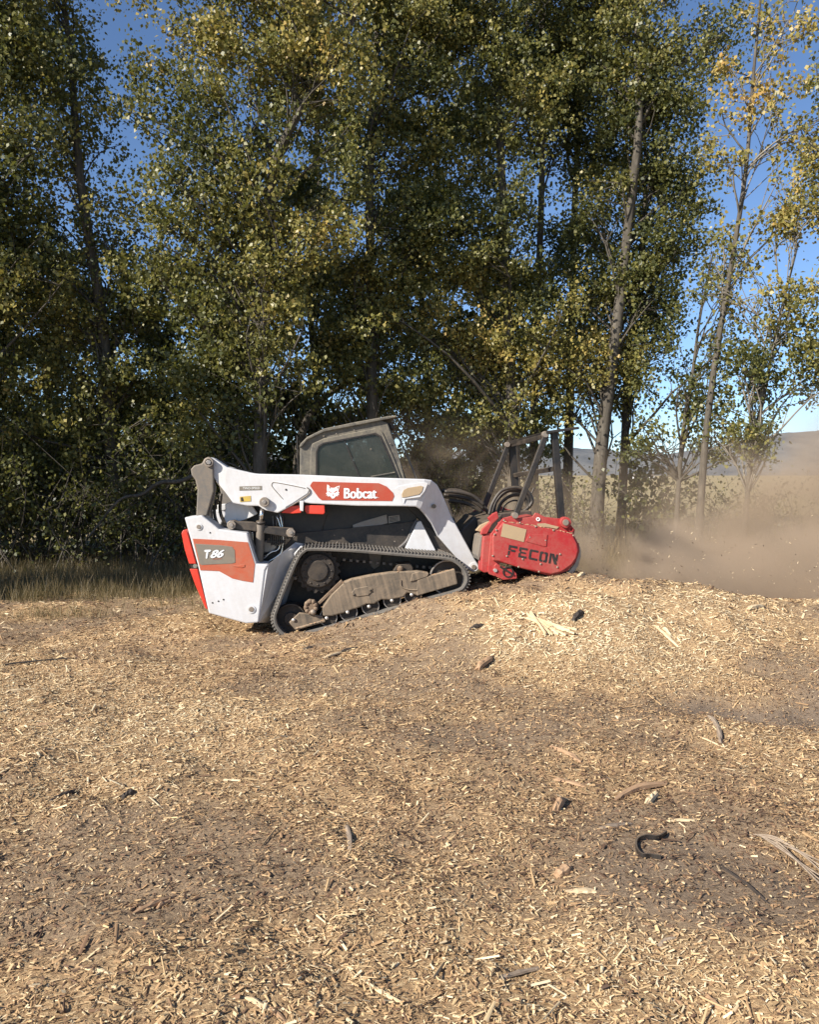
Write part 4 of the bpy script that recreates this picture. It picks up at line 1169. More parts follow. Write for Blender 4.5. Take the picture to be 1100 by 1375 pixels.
# leaning dark limb behind the cab, and dead stems
def stick(name, label, cat, pts, r, d, mat, group=None, loc=None):
    T = [at(px, py, d + dz) for px, py, dz in pts]
    p_, rr = catmull(T, list(np.linspace(r[0], r[1], len(T))), 6)
    org = T[0]
    me = tubes_mesh(name, [(np.array([list(a - org) for a in p_]), np.array(rr))], 8)
    o = link_mesh(name, me, M[mat], None, smooth=True)
    o.location = org
    return tag(o, label, cat, group)
stick('leaning_trunk', 'dark bare trunk leaning to the right behind the cab roof', 'trunk', [(392, 745, 0), (402, 600, 0), (425, 545, .1), (465, 515, .3), (500, 506, .5)], (.10, .05), 16.5, 'bark')
stick('fallen_limb', 'dark dead limb sloping down to the left behind the tail of the loader', 'limb', [(120, 720, 0), (160, 672, 0), (190, 664, .1), (215, 648, .1), (245, 645, .2), (290, 622, .3)], (.018, .04), 13.3, 'bark')

# brushwood: many-stemmed shrubs under the trees
def shrub(label, px, py, wpx, hpx, d, stems, leaves, yel, group, tw='bark', leaf=.06):
    base = np.array(at(px, py, d)); base[2] = float(gh(base[0], d)) - .03
    W_ = wpx * d / F; H_ = hpx * d / F
    root = empty('shrub', base); tag(root, label, 'shrub', group)
    br = []; cen = []
    for i in range(stems):
        st_ = np.array([rng.normal(0, W_ * .22), rng.normal(0, W_ * .22), 0])
        tip = np.array([rng.normal(0, W_ * .5), rng.normal(0, W_ * .4), H_ * rng.uniform(.45, 1.05)])
        L = curve_pts(st_, tip, 6, .25, .1)
        br.append((L, np.linspace(rng.uniform(.008, .02), .003, 6)))
        for _ in range(4):
            j = rng.integers(1, 6)
            e = L[j] + rng.normal(0, .28, 3) + np.array([0, 0, .1])
            e[2] = max(e[2], .05)
            br.append((curve_pts(L[j], e, 4, .05), np.linspace(.006, .002, 4)))
            cen.append(e); cen.append(L[j])
    link_mesh('stems', tubes_mesh('stems', br, 5), M[tw], root, smooth=True)
    if leaves:
        cen = np.array(cen)
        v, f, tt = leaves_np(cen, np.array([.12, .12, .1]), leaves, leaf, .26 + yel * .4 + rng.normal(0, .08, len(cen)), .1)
        v[:, 2] = np.maximum(v[:, 2], .02)
        link_mesh('foliage', np_mesh('foliage', v, f, {'tint': ('FACE', tt)}), M['leaf'], root)
    return root
BW = 'brushwood under the trees'
for px, py, wp, hp, d, st_, lv, y, lab in (
    (20, 745, 130, 190, 14.2, 26, 10, .0, 'dark leafy shrub at the left edge of the brushwood'),
    (110, 745, 120, 170, 14.4, 26, 9, .1, 'dark leafy shrub behind the grass left of the loader'),
    (185, 735, 110, 150, 14.6, 24, 9, .15, 'tangled shrub with dead twigs beside the loader tail'),
    (240, 730, 110, 190, 14.6, 26, 8, .1, 'leafy shrub right behind the loader tail'),
    (70, 735, 140, 260, 15.2, 26, 10, .05, 'tall shrub behind the dark leafy ones at the left'),
    (330, 730, 110, 220, 15.5, 26, 7, .0, 'tall twiggy shrub above the loader arm'),
    (430, 730, 110, 230, 16.2, 30, 4, .1, 'bare many stemmed shrub behind the cab'),
    (545, 730, 110, 210, 17.0, 34, 4, .2, 'bare twigged shrub in front of the cab'),
    (620, 730, 110, 180, 17.4, 34, 4, .3, 'bare twiggy shrub between cab and mulcher'),
    (690, 730, 90, 150, 17.8, 24, 5, .3, 'twiggy shrub behind the mulcher hoses'),
    (770, 725, 90, 120, 17.0, 22, 6, .15, 'small leafy shrub between the two grey trunks and the guard'),
    (870, 720, 90, 120, 18.0, 22, 8, .1, 'dusty leafy shrub under the right hand saplings'),
    (960, 720, 100, 110, 17.0, 22, 6, .1, 'dusty twiggy shrub below the slim pale stem'),
    (1040, 715, 100, 100, 16.0, 22, 4, .1, 'dusty bare shrub at the right below the leaning sapling'),
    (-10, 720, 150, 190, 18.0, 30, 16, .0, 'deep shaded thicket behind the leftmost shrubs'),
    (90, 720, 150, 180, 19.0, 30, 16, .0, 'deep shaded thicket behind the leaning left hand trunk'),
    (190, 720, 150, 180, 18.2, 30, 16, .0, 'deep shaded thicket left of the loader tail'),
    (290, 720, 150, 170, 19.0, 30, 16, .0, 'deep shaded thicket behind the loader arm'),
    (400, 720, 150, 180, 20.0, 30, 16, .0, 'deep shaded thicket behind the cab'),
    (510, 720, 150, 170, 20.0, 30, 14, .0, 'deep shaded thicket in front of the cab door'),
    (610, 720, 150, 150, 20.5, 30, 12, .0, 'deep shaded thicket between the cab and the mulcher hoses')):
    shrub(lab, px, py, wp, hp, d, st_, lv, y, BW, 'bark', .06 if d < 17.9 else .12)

# white farm building far across the field
def farm():
    c = at(866, 634, 300.0)
    root = empty('farm_building', (c.x, 300, 0))
    tag(root, 'long low white farm building far off between the trunks', 'building')
    def bx(name, x0, x1, y0, y1, z0, z1, m):
        me = bpy.data.meshes.new(name)
        me.from_pydata([(x, y, z) for x in (x0, x1) for y in (y0, y1) for z in (z0, z1)], [], [(0, 1, 3, 2), (4, 6, 7, 5), (0, 4, 5, 1), (2, 3, 7, 6), (0, 2, 6, 4), (1, 5, 7, 3)])
        return link_mesh(name, me, M[m], root)
    bx('wall', -3.6, 3.6, 0, 5, 0, 1.3, 'white')
    me = bpy.data.meshes.new('roof')
    me.from_pydata([(-3.9, -.3, 1.32), (3.9, -.3, 1.32), (3.9, 5.3, 1.32), (-3.9, 5.3, 1.32), (-3.9, 2.5, 1.9), (3.9, 2.5, 1.9)], [], [(0, 1, 5, 4), (2, 3, 4, 5), (0, 4, 3), (1, 2, 5), (0, 3, 2, 1)])
    link_mesh('roof', me, M['link'], root)
    bx('door', -.6, .6, -.06, -.01, 0, 1.1, 'black')
farm()

# grass
def grass(name, label, n, fx, h0, h1, wd, tl, th):
    x, y = fx(n)
    z = gh(x, y)
    n = len(x)
    h = rng.uniform(h0, h1, n) * rng.uniform(.5, 1.2, n)
    az = rng.uniform(0, 2 * math.pi, n)
    lean = rng.normal(0, .33, (n, 2)) * h[:, None]
    dx = np.cos(az) * wd; dy = np.sin(az) * wd
    a = np.stack([x - dx, y - dy, z - .02], -1); b = np.stack([x + dx, y + dy, z - .02], -1)
    tp = np.stack([x + lean[:, 0] + dx * .3, y + lean[:, 1] + dy * .3, z + h], -1)
    tq = np.stack([x + lean[:, 0] - dx * .3, y + lean[:, 1] - dy * .3, z + h], -1)
    v = np.stack([a, b, tp, tq], 1).reshape(-1, 3)
    tt = np.clip(rng.uniform(tl, th, n), 0, 1)
    o = link_mesh(name, np_mesh(name, v, np.arange(n * 4).reshape(n, 4), {'tint': ('FACE', tt)}), M['grass'])
    return tag(o, label, kind='stuff')
def left_strip(n):
    y = 10.7 + 6.0 * rng.uniform(0, 1, n) ** 1.3
    x = rng.uniform(-9.5, -2.2, n)
    edge = 11.5 + 1.3 * (fbm(x * .9, x * 0 + 3, 61) - .5) + np.clip((x + 4) * .35, 0, 2)
    k = (y - edge) > rng.exponential(.28, n) - .5
    return x[k], y[k]
grass('grass', 'dull dry grass along the foot of the trees on the left', 60000, left_strip, .06, .34, .0022, .1, .9)
def right_strip(n):
    y = rng.uniform(13.5, 24, n); x = rng.uniform(0, 14, n)
    k = fbm(x * .6, y * .6, 71) > .4
    return x[k], y[k]
grass('grass', 'tall straw coloured grass below the saplings on the right', 22000, right_strip, .3, .85, .003, .3, 1.0)
def mid_strip(n):
    y = rng.uniform(12.8, 18, n); x = rng.uniform(-3.5, 2, n)
    return x, y
grass('grass', 'dry grass in the shade behind the loader', 14000, mid_strip, .15, .45, .003, .1, .7)
def tuft(n):
    x = np.concatenate([rng.normal(-4.2, .35, n // 2), rng.normal(-3.0, .5, n // 2)]); y = np.concatenate([rng.normal(9.7, .2, n // 2), rng.normal(10.6, .3, n // 2)])
    return x, y
grass('grass', 'thin straw tufts in the mulch at the left', 900, tuft, .05, .16, .003, .4, 1.0)



# ------------------------------------------------------------------ shredded wood on the ground
def slope(x, y):
    e = .04
    return (gh(x + e, y) - gh(x - e, y)) / (2 * e), (gh(x, y + e) - gh(x, y - e)) / (2 * e)

def chips(n, d0, d1, l0, l1, tilt, lift, asp=(.12, .48)):
    d = np.sqrt(rng.uniform(d0 ** 2, d1 ** 2, n))
    x = rng.uniform(-1, 1, n) * (d * .56 + .7)
    y = d
    dm = dirt_mask(x, y)
    pil = np.exp(-(((x - 1.65) / 1.15) ** 2 + ((y - 7.3) / .75) ** 2))       # fresh pale pile in front of the head
    cl = fbm(x * 5, y * 5, 83, 2)
    keep = rng.uniform(0, 1, n) > dm * .8 + np.clip(.42 - cl, 0, 1) * 1.0
    keep &= ~((x < -2.4) & (y > 11.6 + .2 * (cl - .5)))
    x, y, dm, pil = x[keep], y[keep], dm[keep], pil[keep]
    n = len(x)
    L = rng.lognormal(0, .45, n) * (l0 + l1) / 2
    L = np.clip(L, l0 * .5, l1 * 1.5)
    W_ = L * rng.uniform(*asp, n)
    T_ = W_ * rng.uniform(.15, .4, n)
    az = rng.uniform(0, 2 * math.pi, n)
    sx, sy = slope(x, y)
    a = np.stack([np.cos(az), np.sin(az), rng.normal(0, tilt, n)], -1)
    a[:, 2] += a[:, 0] * sx + a[:, 1] * sy
    a /= np.linalg.norm(a, axis=1)[:, None]
    b = np.stack([-np.sin(az), np.cos(az), rng.normal(0, tilt * 1.2, n)], -1)
    b[:, 2] += b[:, 0] * sx + b[:, 1] * sy
    b -= a * (a * b).sum(1)[:, None]
    b /= np.linalg.norm(b, axis=1)[:, None]
    u = np.cross(a, b)
    c = np.stack([x, y, gh(x, y) + rng.uniform(0, lift, n)], -1)
    tp1 = rng.uniform(.3, 1, (n, 1)); tp2 = rng.uniform(.3, 1, (n, 1))
    A = a * L[:, None] * .5; B = b * W_[:, None] * .5; U = u * T_[:, None]
    v = np.stack([c - A - B * tp1, c + A - B * tp2, c - A * .95 + U, c + A * .95 + U, c - A + B * tp1, c + A + B * tp2], 1).reshape(-1, 3)
    i = np.arange(n)[:, None] * 6
    f = np.concatenate([i + np.array([[0, 1, 3, 2]]), i + np.array([[2, 3, 5, 4]])], 1).reshape(-1, 4)
    big = fbm(x * .7 + 11, y * .7, 91, 3)
    t_ = .54 - .09 * np.clip((5.0 - y) / 1.5, 0, 1) + .7 * (big - .5) + .45 * pil - .3 * dm
    t_ = t_ + rng.normal(0, .23, n)
    t_ = np.where(rng.uniform(0, 1, n) < .05, rng.uniform(.85, 1, n), t_)
    t_ = np.where(rng.uniform(0, 1, n) < .05, rng.uniform(0, .12, n), t_)
    return v, f, np.repeat(np.clip(t_, 0, 1), 2)

VV = []; FF = []; TT = []; base = 0
for args in ((90000, 1.9, 4.2, .007, .024, .27, .010), (95000, 4.2, 7.0, .009, .027, .28, .011), (66000, 7.0, 10.0, .013, .036, .26, .012), (26000, 10.0, 13.0, .022, .05, .25, .014),
             (6000, 1.9, 9.0, .03, .065, .2, .012, (.07, .22)), (1300, 1.9, 9.0, .05, .11, .2, .014, (.05, .14))):
    v, f, t_ = chips(*args)
    VV.append(v); FF.append(f + base); TT.append(t_); base += len(v)
me = np_mesh('wood_chips', np.concatenate(VV), np.concatenate(FF), {'tint': ('FACE', np.concatenate(TT))})
tag(link_mesh('wood_chips', me, M['chips']), 'carpet of shredded tan and brown wood chips over the clearing', kind='stuff')

# fine crumbs between the chips
n = 75000
d = np.sqrt(rng.uniform(1.9 ** 2, 7.5 ** 2, n)); x = rng.uniform(-1, 1, n) * (d * .56 + .6); y = d
k = rng.uniform(0, 1, n) > dirt_mask(x, y) * .4
x, y = x[k], y[k]; n = len(x)
c = np.stack([x, y, gh(x, y) + rng.uniform(.0, .012, n)], -1)
a = rng.normal(0, 1, (n, 3)); a[:, 2] *= .35; a /= np.linalg.norm(a, axis=1)[:, None]
b = np.cross(a, np.stack([rng.normal(0, .4, n), rng.normal(0, .4, n), np.ones(n)], -1)); b /= np.linalg.norm(b, axis=1)[:, None]
L = rng.uniform(.004, .012, n)[:, None]; W_ = L * rng.uniform(.25, .7, (n, 1))
v = np.stack([c - a * L, c - b * W_ + a * L * .2, c + a * L, c + b * W_ - a * L * .2], 1).reshape(-1, 3)
tt = np.clip(.44 + .5 * (fbm(x * .7 + 11, y * .7, 91, 3) - .5) + rng.normal(0, .24, n), 0, 1)
o = link_mesh('wood_crumbs', np_mesh('wood_crumbs', v, np.arange(n * 4).reshape(n, 4), {'tint': ('FACE', tt)}), M['chips'])
tag(o, 'fine wood crumbs scattered between the larger chips', kind='stuff')

# pieces one can pick out
def on_ground(px, py):
    r = ray(px, py); o = Vector((0, 0, CAMZ))
    ss = np.arange(1.5, 30, .06)
    for _ in range(3):
        zz = gh(r.x * ss, r.y * ss)
        k = int(np.argmax(CAMZ + r.z * ss < zz))
        s = ss[k]
        ss = np.linspace(ss[max(k - 1, 0)], s, 12)
    return o + r * s

def wood_mat(name, c0, c1_):
    t = NT(name)
    co = t.coord('Object')
    mp = t.n('ShaderNodeMapping'); mp.inputs['Scale'].default_value = (6, 60, 60)
    t.l(co, mp.inputs[0])
    n = t.noise(1.2, 4, .7, mp.outputs[0], .6)
    return t.done(t.bsdf(t.ramp(n, [(.3, c0), (.7, c1_)]), .75, 0, .25, t.bump(n, .5, .004)))
M['w_pale'] = wood_mat('pale_wood', (.48, .34, .19), (.72, .57, .36))
M['w_tan'] = wood_mat('tan_wood', (.28, .165, .09), (.48, .31, .18))
M['w_grey'] = wood_mat('weathered_wood', (.20, .145, .10), (.38, .30, .22))
M['w_dark'] = wood_mat('dark_bark', (.025, .020, .017), (.085, .066, .052))

def piece(name, label, cat, a, b, wpx, th, m, bend=0.0, seed=0, lift=-.002, taper=.45):
    """a split piece of wood lying between ground points a and b"""
    r = random.Random(seed + int(a[0] * 13 + a[1]))
    A = on_ground(*a); B = on_ground(*b)
    mid = (A + B) / 2
    d = (B - A); L = d.length; d.normalize()
    up = Vector((0, 0, 1)); s = up.cross(d).normalized(); u = d.cross(s)
    W_ = wpx * (.62 if m == 'w_dark' else .9) * mid.y / F; th = th * .6
    n = 7
    bm = bmesh.new(); rings = []
    for i in range(n):
        t_ = i / (n - 1)
        k = min(1, (taper + (1 - taper) * math.sin(math.pi * (.08 + .84 * t_)) ** .6)) * r.uniform(.8, 1.15)
        c = Vector(((t_ - .5) * L, bend * L * math.sin(math.pi * t_) + r.uniform(-.06, .06) * W_, lift + .25 * th * math.sin(math.pi * t_)))
        ring = []
        for yy, zz in ((-.5, 0), (-.42, .75), (-.1, 1.0), (.3, .85), (.5, .1), (0, -.2)):
            ring.append(bm.verts.new(c + Vector(((r.uniform(-.6, .6) if i in (0, n - 1) else r.uniform(-.1, .1)) * L / n, yy * W_ * k, zz * th * k * r.uniform(.8, 1.2)))))
        rings.append(ring)
    for p_, q_ in zip(rings, rings[1:]):
        for i in range(6):
            j = (i + 1) % 6
            bm.faces.new((p_[i], p_[j], q_[j], q_[i]))
    bm.faces.new(rings[0][::-1]); bm.faces.new(rings[-1])
    bmesh.ops.recalc_face_normals(bm, faces=bm.faces)
    me = bpy.data.meshes.new(name); bm.to_mesh(me); bm.free()
    o = link_mesh(name, me, M[m])
    o.matrix_world = Matrix.Translation(mid) @ Matrix((d, s, u)).transposed().to_4x4()
    return tag(o, label, cat, 'larger pieces of wood in the mulch')

PIECES = [
 ('bark_piece', 'dark grey slab of bark lying flat at the left of the foreground', 'bark', (69, 1075), (100, 1062), 14, .03, 'w_dark', 0),
 ('bark_piece', 'dark rounded lump of bark right of the dark bark slab', 'bark', (164, 1073), (180, 1065), 15, .05, 'w_dark', 0),
 ('stick', 'pale crooked stick with a dark shadow left of the centre foreground', 'stick', (453, 1093), (470, 1142), 8, .022, 'w_grey', .05),
 ('stick', 'short pale twig touching the top of the crooked stick', 'stick', (441, 1089), (462, 1098), 5, .015, 'w_pale', 0),
 ('wood_chip', 'largest smooth cream coloured chip in the right foreground', 'chip', (763, 1197), (800, 1196), 14, .018, 'w_pale', 0),
 ('wood_chip', 'long pale splinter lying level above the bent black strap', 'chip', (893, 1102), (938, 1101), 9, .016, 'w_pale', 0),
 ('wood_block', 'stubby tan block with a black shadow above the cream chip', 'block', (748, 1178), (766, 1166), 17, .05, 'w_tan', 0),
 ('stick', 'long brown lath at the bottom right of centre', 'stick', (669, 1313), (725, 1299), 10, .016, 'w_grey', 0),
 ('wood_chip', 'orange tan chip left of the crooked stick', 'chip', (330, 1118), (356, 1117), 11, .016, 'w_tan', 0),
 ('wood_chip', 'pale flat chip on the left below the grass', 'chip', (153, 887), (186, 886), 9, .015, 'w_tan', 0),
 ('wood_chip', 'pale splinter at the left below the shaded grass', 'chip', (118, 837), (147, 835), 6, .015, 'w_pale', 0),
 ('wood_chip', 'pale chip at the very left below the shaded grass', 'chip', (3, 842), (19, 845), 6, .015, 'w_pale', 0),
 ('wood_chip', 'pale broad chip at the left edge of the clearing', 'chip', (10, 927), (48, 925), 9, .015, 'w_pale', 0),
 ('stick', 'dark thin branch lying across the left edge of the clearing', 'stick', (0, 893), (105, 883), 4, .02, 'w_dark', .02),
 ('stick', 'upright looking grey stick in the right middle of the mulch', 'stick', (952, 962), (968, 998), 8, .04, 'w_grey', .05),
 ('stick', 'thin pale stick crossing below the grey upright looking one', 'stick', (938, 988), (972, 1003), 4, .012, 'w_pale', 0),
 ('root_piece', 'curved reddish root in the right middle ground', 'root', (825, 1074), (895, 1052), 12, .04, 'w_tan', .06),
 ('root_piece', 'twisted brown root just right of the curved reddish one', 'root', (868, 1080), (882, 1068), 12, .05, 'w_pale', 0),
 ('wood_chip', 'broad reddish slab below the middle of the mulch', 'chip', (745, 1045), (785, 1055), 14, .02, 'w_tan', 0),
 ('wood_chip', 'broken tan slab above the broad reddish slab', 'chip', (742, 1003), (780, 1024), 10, .03, 'w_tan', .06),
 ('wood_block', 'reddish stub poking up right of the middle ground', 'block', (745, 1090), (757, 1075), 12, .06, 'w_tan', 0),
 ('wood_chip', 'grey weathered board below the reddish stub', 'chip', (806, 1112), (845, 1106), 12, .02, 'w_grey', 0),
 ('wood_chip', 'white splinter at the upper right of the foreground', 'chip', (1001, 1057), (1048, 1060), 8, .015, 'w_pale', 0),
 ('stick', 'long pale splinter on the right of the fresh chip pile', 'stick', (882, 842), (911, 868), 7, .03, 'w_pale', 0),
 ('stick', 'second long pale splinter leaning with the one on the pile', 'stick', (890, 843), (900, 853), 4, .04, 'w_pale', 0),
 ('bark_piece', 'dark clod of bark standing on the crest of the pile', 'bark', (770, 833), (782, 822), 13, .06, 'w_dark', 0),
 ('wood_block', 'brown broken block on the slope below the mulcher', 'block', (640, 900), (660, 884), 12, .06, 'w_tan', 0),
 ('wood_chip', 'white wedge of wood on the slope below the mulcher', 'chip', (690, 875), (700, 862), 6, .03, 'w_pale', 0),
 ('bark_piece', 'dark lump on the slope right of the track nose', 'bark', (632, 845), (650, 840), 10, .05, 'w_dark', 0),
 ('wood_chip', 'white splintered lump beside the rear of the track', 'chip', (432, 885), (458, 876), 8, .03, 'w_pale', 0),
 ('bark_piece', 'black bark flake beside the white splintered lump', 'bark', (455, 876), (482, 869), 6, .03, 'w_dark', 0),
 ('bark_piece', 'small black bark flake under the rear of the track', 'bark', (408, 872), (424, 868), 7, .03, 'w_dark', 0),
 ('wood_chip', 'pale chunk lying on the crest where the dust begins', 'chip', (1005, 818), (1025, 815), 9, .05, 'w_pale', 0),
 ('wood_chip', 'white chip thrown up against the mulcher shoe', 'chip', (777, 776), (784, 771), 7, .06, 'w_pale', 0),
 ('wood_chip', 'white chip to the left of the bottom edge', 'chip', (328, 1338), (362, 1355), 9, .016, 'w_pale', 0),
 ('wood_chip', 'brown splinter leading down to the bottom edge', 'chip', (362, 1352), (385, 1374), 10, .016, 'w_tan', 0),
 ('stick', 'long pale shaving at the bottom left of centre', 'stick', (485, 1312), (545, 1348), 6, .014, 'w_pale', -.06),
 ('wood_chip', 'cream chip beside the black hollow at the bottom left', 'chip', (110, 1298), (150, 1308), 9, .016, 'w_pale', 0),
 ('wood_chip', 'tan flake at the right of the bottom edge', 'chip', (905, 1342), (925, 1354), 8, .014, 'w_tan', 0),
 ('wood_chip', 'curled brown flake in the bare dirt at the right', 'chip', (885, 1270), (908, 1260), 9, .02, 'w_grey', .1),
 ('stick', 'dark split branch lying in the bare dirt at the right', 'stick', (970, 1165), (1030, 1212), 5, .02, 'w_dark', .03),
 ('wood_chip', 'pale split at the right edge of the foreground', 'chip', (1050, 1124), (1068, 1142), 8, .018, 'w_pale', 0),
 ('wood_chip', 'brown plank piece at the left of the foreground', 'chip', (180, 1226), (232, 1203), 10, .02, 'w_tan', 0),
 ('wood_chip', 'reddish split left of centre in the foreground', 'chip', (210, 1222), (228, 1210), 7, .02, 'w_tan', .1),
 ('stick', 'thin pale stick at the left edge of the foreground', 'stick', (0, 1157), (48, 1165), 5, .012, 'w_pale', 0),
 ('bark_piece', 'dark brown flake at the left edge of the middle ground', 'bark', (0, 956), (22, 953), 6, .02, 'w_dark', 0),
 ('wood_chip', 'tan slab at the left of the middle ground', 'chip', (45, 974), (72, 971), 7, .015, 'w_tan', 0),
 ('stick', 'slanting brown splinter right of the bottom centre', 'stick', (948, 1335), (970, 1358), 8, .02, 'w_tan', 0),
]
for nm, lab, cat, a, b, wp, th, m, bend in PIECES:
    piece(nm, lab, cat, a, b, wp, th, m, bend)

# bundle of splinters fanned out on the pile: one split board
fan = empty('split_board', on_ground(742, 845))
tag(fan, 'pale board split into a fan of splinters on the chip pile', 'board', 'larger pieces of wood in the mulch')
fr_r = random.Random(5)
for k in range(11):
    a = on_ground(710 + fr_r.uniform(-3, 6), 824 + k * 1.0 + fr_r.uniform(-2, 2)); b = on_ground(730 + k * 4.8 + fr_r.uniform(-7, 5), 850 + fr_r.uniform(-4, 5))
    mid = (a + b) / 2; d = (b - a); L = d.length; d.normalize()
    s = Vector((0, 0, 1)).cross(d).normalized(); u = d.cross(s)
    me = bpy.data.meshes.new('splinter')
    w2 = fr_r.uniform(.004, .010)
    pts = [(-L / 2, -w2 * .6, 0), (L / 2, -w2, 0), (L / 2, w2, 0), (-L / 2, w2 * .6, 0), (-L / 2, -w2 * .5, .02), (L / 2, -w2 * .8, .018), (L / 2, w2 * .8, .018), (-L / 2, w2 * .5, .02)]
    me.from_pydata(pts, [], [(0, 3, 2, 1), (4, 5, 6, 7), (0, 1, 5, 4), (1, 2, 6, 5), (2, 3, 7, 6), (3, 0, 4, 7)])
    o = link_mesh('splinter', me, M['w_pale'], fan)
    o.matrix_local = Matrix.Translation(mid - fan.location + Vector((0, 0, fr_r.uniform(.0, .022)))) @ Matrix((d, s, u)).transposed().to_4x4()
# stringy strips of bark at the right edge
strp = empty('shredded_branch', on_ground(1060, 1140))
tag(strp, 'stringy shredded grey branch curving out at the right edge', 'branch', 'larger pieces of wood in the mulch')
for k in range(6):
    pp = [on_ground(1012 + k * 2, 1124 + k * 1.5), on_ground(1040 + k, 1130 + k * 4 - (k % 2) * 5), on_ground(1072, 1146 + k * 6 - (k % 3) * 4), on_ground(1105, 1162 + k * 8)]
    p_, rr = catmull([p - strp.location + Vector((0, 0, .015 + .004 * k)) for p in pp], [.003, .0045, .0045, .003], 5)
    link_mesh('strip', tubes_mesh('strip', [(np.array([list(x) for x in p_]), np.array(rr))], 5), M['w_grey'], strp)
# bent black strap
pp = [on_ground(x, y) + Vector((0, 0, .012)) for x, y in ((895, 1121), (884, 1127), (868, 1126), (856, 1131), (855, 1142), (862, 1151), (874, 1152), (888, 1154))]
p_, rr = catmull(pp, .02, 5)
bm = bmesh.new(); R = []
org = pp[3]
for i, p in enumerate(p_):
    d = (p_[min(i + 1, len(p_) - 1)] - p_[max(i - 1, 0)]); d.z = 0; d.normalize()
    s = Vector((-d.y, d.x, 0))
    R.append([bm.verts.new(p - org + s * a_ * .004 + Vector((0, 0, b_ * .009))) for a_, b_ in ((-1, -1), (1, -1), (1, 1), (-1, 1))])
for a_, b_ in zip(R, R[1:]):
    for i in range(4):
        bm.faces.new((a_[i], a_[(i + 1) % 4], b_[(i + 1) % 4], b_[i]))
bm.faces.new(R[0]); bm.faces.new(R[-1][::-1])
bmesh.ops.recalc_face_normals(bm, faces=bm.faces)
me = bpy.data.meshes.new('bent_strap'); bm.to_mesh(me); bm.free()
o = link_mesh('bent_strap', me, M['black'])
o.location = org
tag(o, 'bent black metal strap lying on its edge in the chips', 'strap')

# chips in the air, thrown forward by the drum
n = 300
px = rng.uniform(790, 1110, n); py = 690 + 110 * rng.beta(2.2, 1.6, n)
dd = rng.uniform(8.9, 9.6, n)
c = np.array([list(at(a, b, e)) for a, b, e in zip(px, py, dd)])
L = rng.uniform(.008, .026, n)
ax = rng.normal(0, 1, (n, 3)); ax /= np.linalg.norm(ax, axis=1)[:, None]
sd_ = np.cross(ax, rng.normal(0, 1, (n, 3))); sd_ /= np.linalg.norm(sd_, axis=1)[:, None]
nr = np.cross(ax, sd_)
A = ax * L[:, None] * .5; B = sd_ * L[:, None] * .16; U = nr * L[:, None] * .08
v = np.stack([c - A - B, c + A - B, c + A + B, c - A + B, c - A + U, c + A + U], 1).reshape(-1, 3)
i = np.arange(n)[:, None] * 6
f = np.concatenate([i + np.array([[0, 1, 5, 4]]), i + np.array([[4, 5, 2, 3]]), i + np.array([[0, 3, 2, 1]])], 1).reshape(-1, 4)
o = link_mesh('flying_chips', np_mesh('flying_chips', v, f, {'tint': ('FACE', np.repeat(rng.choice([.1, .9, .95, 1.0], n), 3))}), M['chips'])
tag(o, 'small wood chips flying through the dust ahead of the mulcher', kind='stuff')

# chips and dirt caked on ledges of the machine
def caked(parent, fr, lines, n, seed):
    r = random.Random(seed)
    g = G(fr)
    for _ in range(n):
        a, b, v0, v1 = lines[r.randrange(len(lines))]
        t_ = r.random()
        p = fr.P((a[0] * (1 - t_) + b[0] * t_, a[1] * (1 - t_) + b[1] * t_), r.uniform(v0, v1)) + Vector((0, 0, .003))
        L = r.uniform(.012, .04); an = r.uniform(0, 6.28)
        d = Vector((math.cos(an), math.sin(an), r.uniform(-.2, .3))).normalized() * L * .5
        s_ = Vector((-math.sin(an), math.cos(an), 0)) * L * r.uniform(.08, .2)
        q = [g.bm.verts.new(p + x) for x in (-d - s_, d - s_ * .6, d + s_ * .6, -d + s_, Vector((0, 0, L * .22)))]
        for f in ((0, 1, 4), (1, 2, 4), (2, 3, 4), (3, 0, 4), (3, 2, 1, 0)):
            g.bm.faces.new([q[i] for i in f])
    o = g.build('caked_chips', 'w_tan', parent)
    o['kind'] = 'stuff'
caked(head, MF, [(c3(450, 690), c3(520, 674), .05, 1.5), (c3(540, 672), c3(640, 655), .05, 1.5), (c3(640, 655), c3(800, 690), .04, 1.5), (c3(440, 690), c3(640, 716), -.045, -.005), (c3(640, 716), c3(862, 765), -.045, -.005), (c3(425, 640), c3(605, 622), .5, .85)], 260, 3)
caked(loader, LF, [(c6(400, 556), c6(540, 521), .05, .15), (c6(540, 520), c6(700, 501), .05, .15), (c6(700, 500), c6(840, 507), .05, .15), (c6(830, 529), c6(980, 488), .04, .09), (c6(225, 364), c6(950, 413), .02, .4), (c6(285, 690), c6(400, 557), .05, .15), (c6(150, 800), c6(300, 757), .03, .05)], 240, 4)

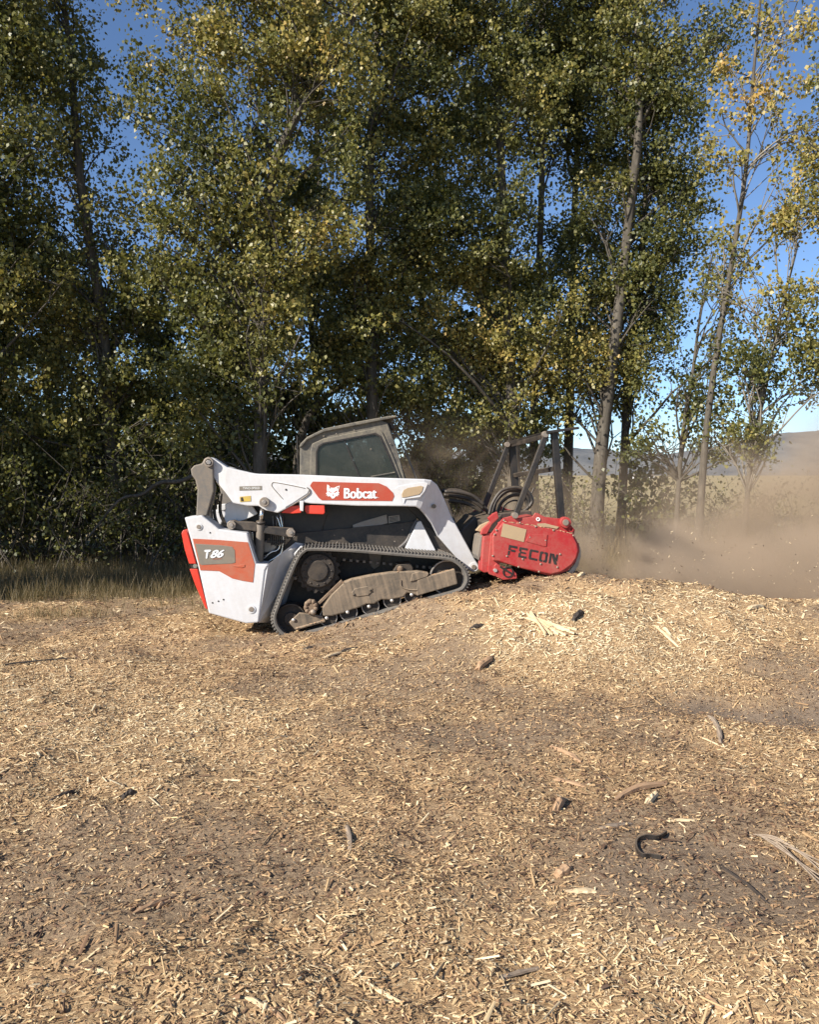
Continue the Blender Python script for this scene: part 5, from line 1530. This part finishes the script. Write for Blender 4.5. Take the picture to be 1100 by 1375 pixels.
# ------------------------------------------------------------------ dust thrown up by the head
def dust(DUSTB):
    t = NT('brown_dust')
    co = t.n('ShaderNodeNewGeometry').outputs['Position']
    def blob(c, r):
        mp = t.n('ShaderNodeVectorMath', operation='SUBTRACT'); t.l(co, mp.inputs[0]); mp.inputs[1].default_value = c
        dv = t.n('ShaderNodeVectorMath', operation='DIVIDE'); t.l(mp.outputs[0], dv.inputs[0]); dv.inputs[1].default_value = r
        ln = t.n('ShaderNodeVectorMath', operation='LENGTH'); t.l(dv.outputs[0], ln.inputs[0])
        return t.math('MAXIMUM', t.math('SUBTRACT', 1.0, ln.outputs['Value']), 0.0)
    nz = t.noise(.75, 3, .62, co, .8)
    nzr = t.ramp(nz, [(.43, .03), (.60, 2.3)])
    terms = []
    for c, r, a in DUSTB:
        b = blob(c, r)
        terms.append(t.math('MULTIPLY', t.math('POWER', b, 1.4), a))
    s = terms[0]
    for x in terms[1:]: s = t.math('ADD', s, x)
    s = t.math('MULTIPLY', s, nzr)
    v = t.n('ShaderNodeVolumePrincipled')
    v.inputs['Color'].default_value = (.665, .52, .38, 1)
    v.inputs['Anisotropy'].default_value = .0
    t.l(s, v.inputs['Density'])
    t.l(v.outputs[0], t.out.inputs['Volume'])
    return t.m
def cloud(c, r, blobs, label):
    bm = bmesh.new()
    bmesh.ops.create_icosphere(bm, subdivisions=3, radius=1)
    for v in bm.verts:
        v.co = Vector((v.co.x * r[0], v.co.y * r[1], v.co.z * r[2]))
    me = bpy.data.meshes.new('dust_cloud'); bm.to_mesh(me); bm.free()
    o = link_mesh('dust_cloud', me, dust(blobs))
    o.location = c
    tag(o, label, kind='stuff')
cloud((6.6, 11.9, .3), (6.3, 3.6, 3.3), [((4.4, 10.9, .0), (4.2, 2.2, 1.35), 4.0), ((8.3, 12.0, .5), (4.3, 3, 3.1), 1.9), ((2.9, 10.0, .2), (1.5, 1.2, .95), 3.2), ((5.5, 13.5, .6), (5.5, 2.5, 1.9), .5)],
      'brown dust cloud blowing out to the right of the mulcher')
cloud((.4, 14.6, 1.0), (2.6, 1.3, 2.0), [((.4, 14.6, 1.0), (2.6, 1.3, 2.0), .40)],
      'thin brown dust hanging in the shade behind the cab and the guard frame')
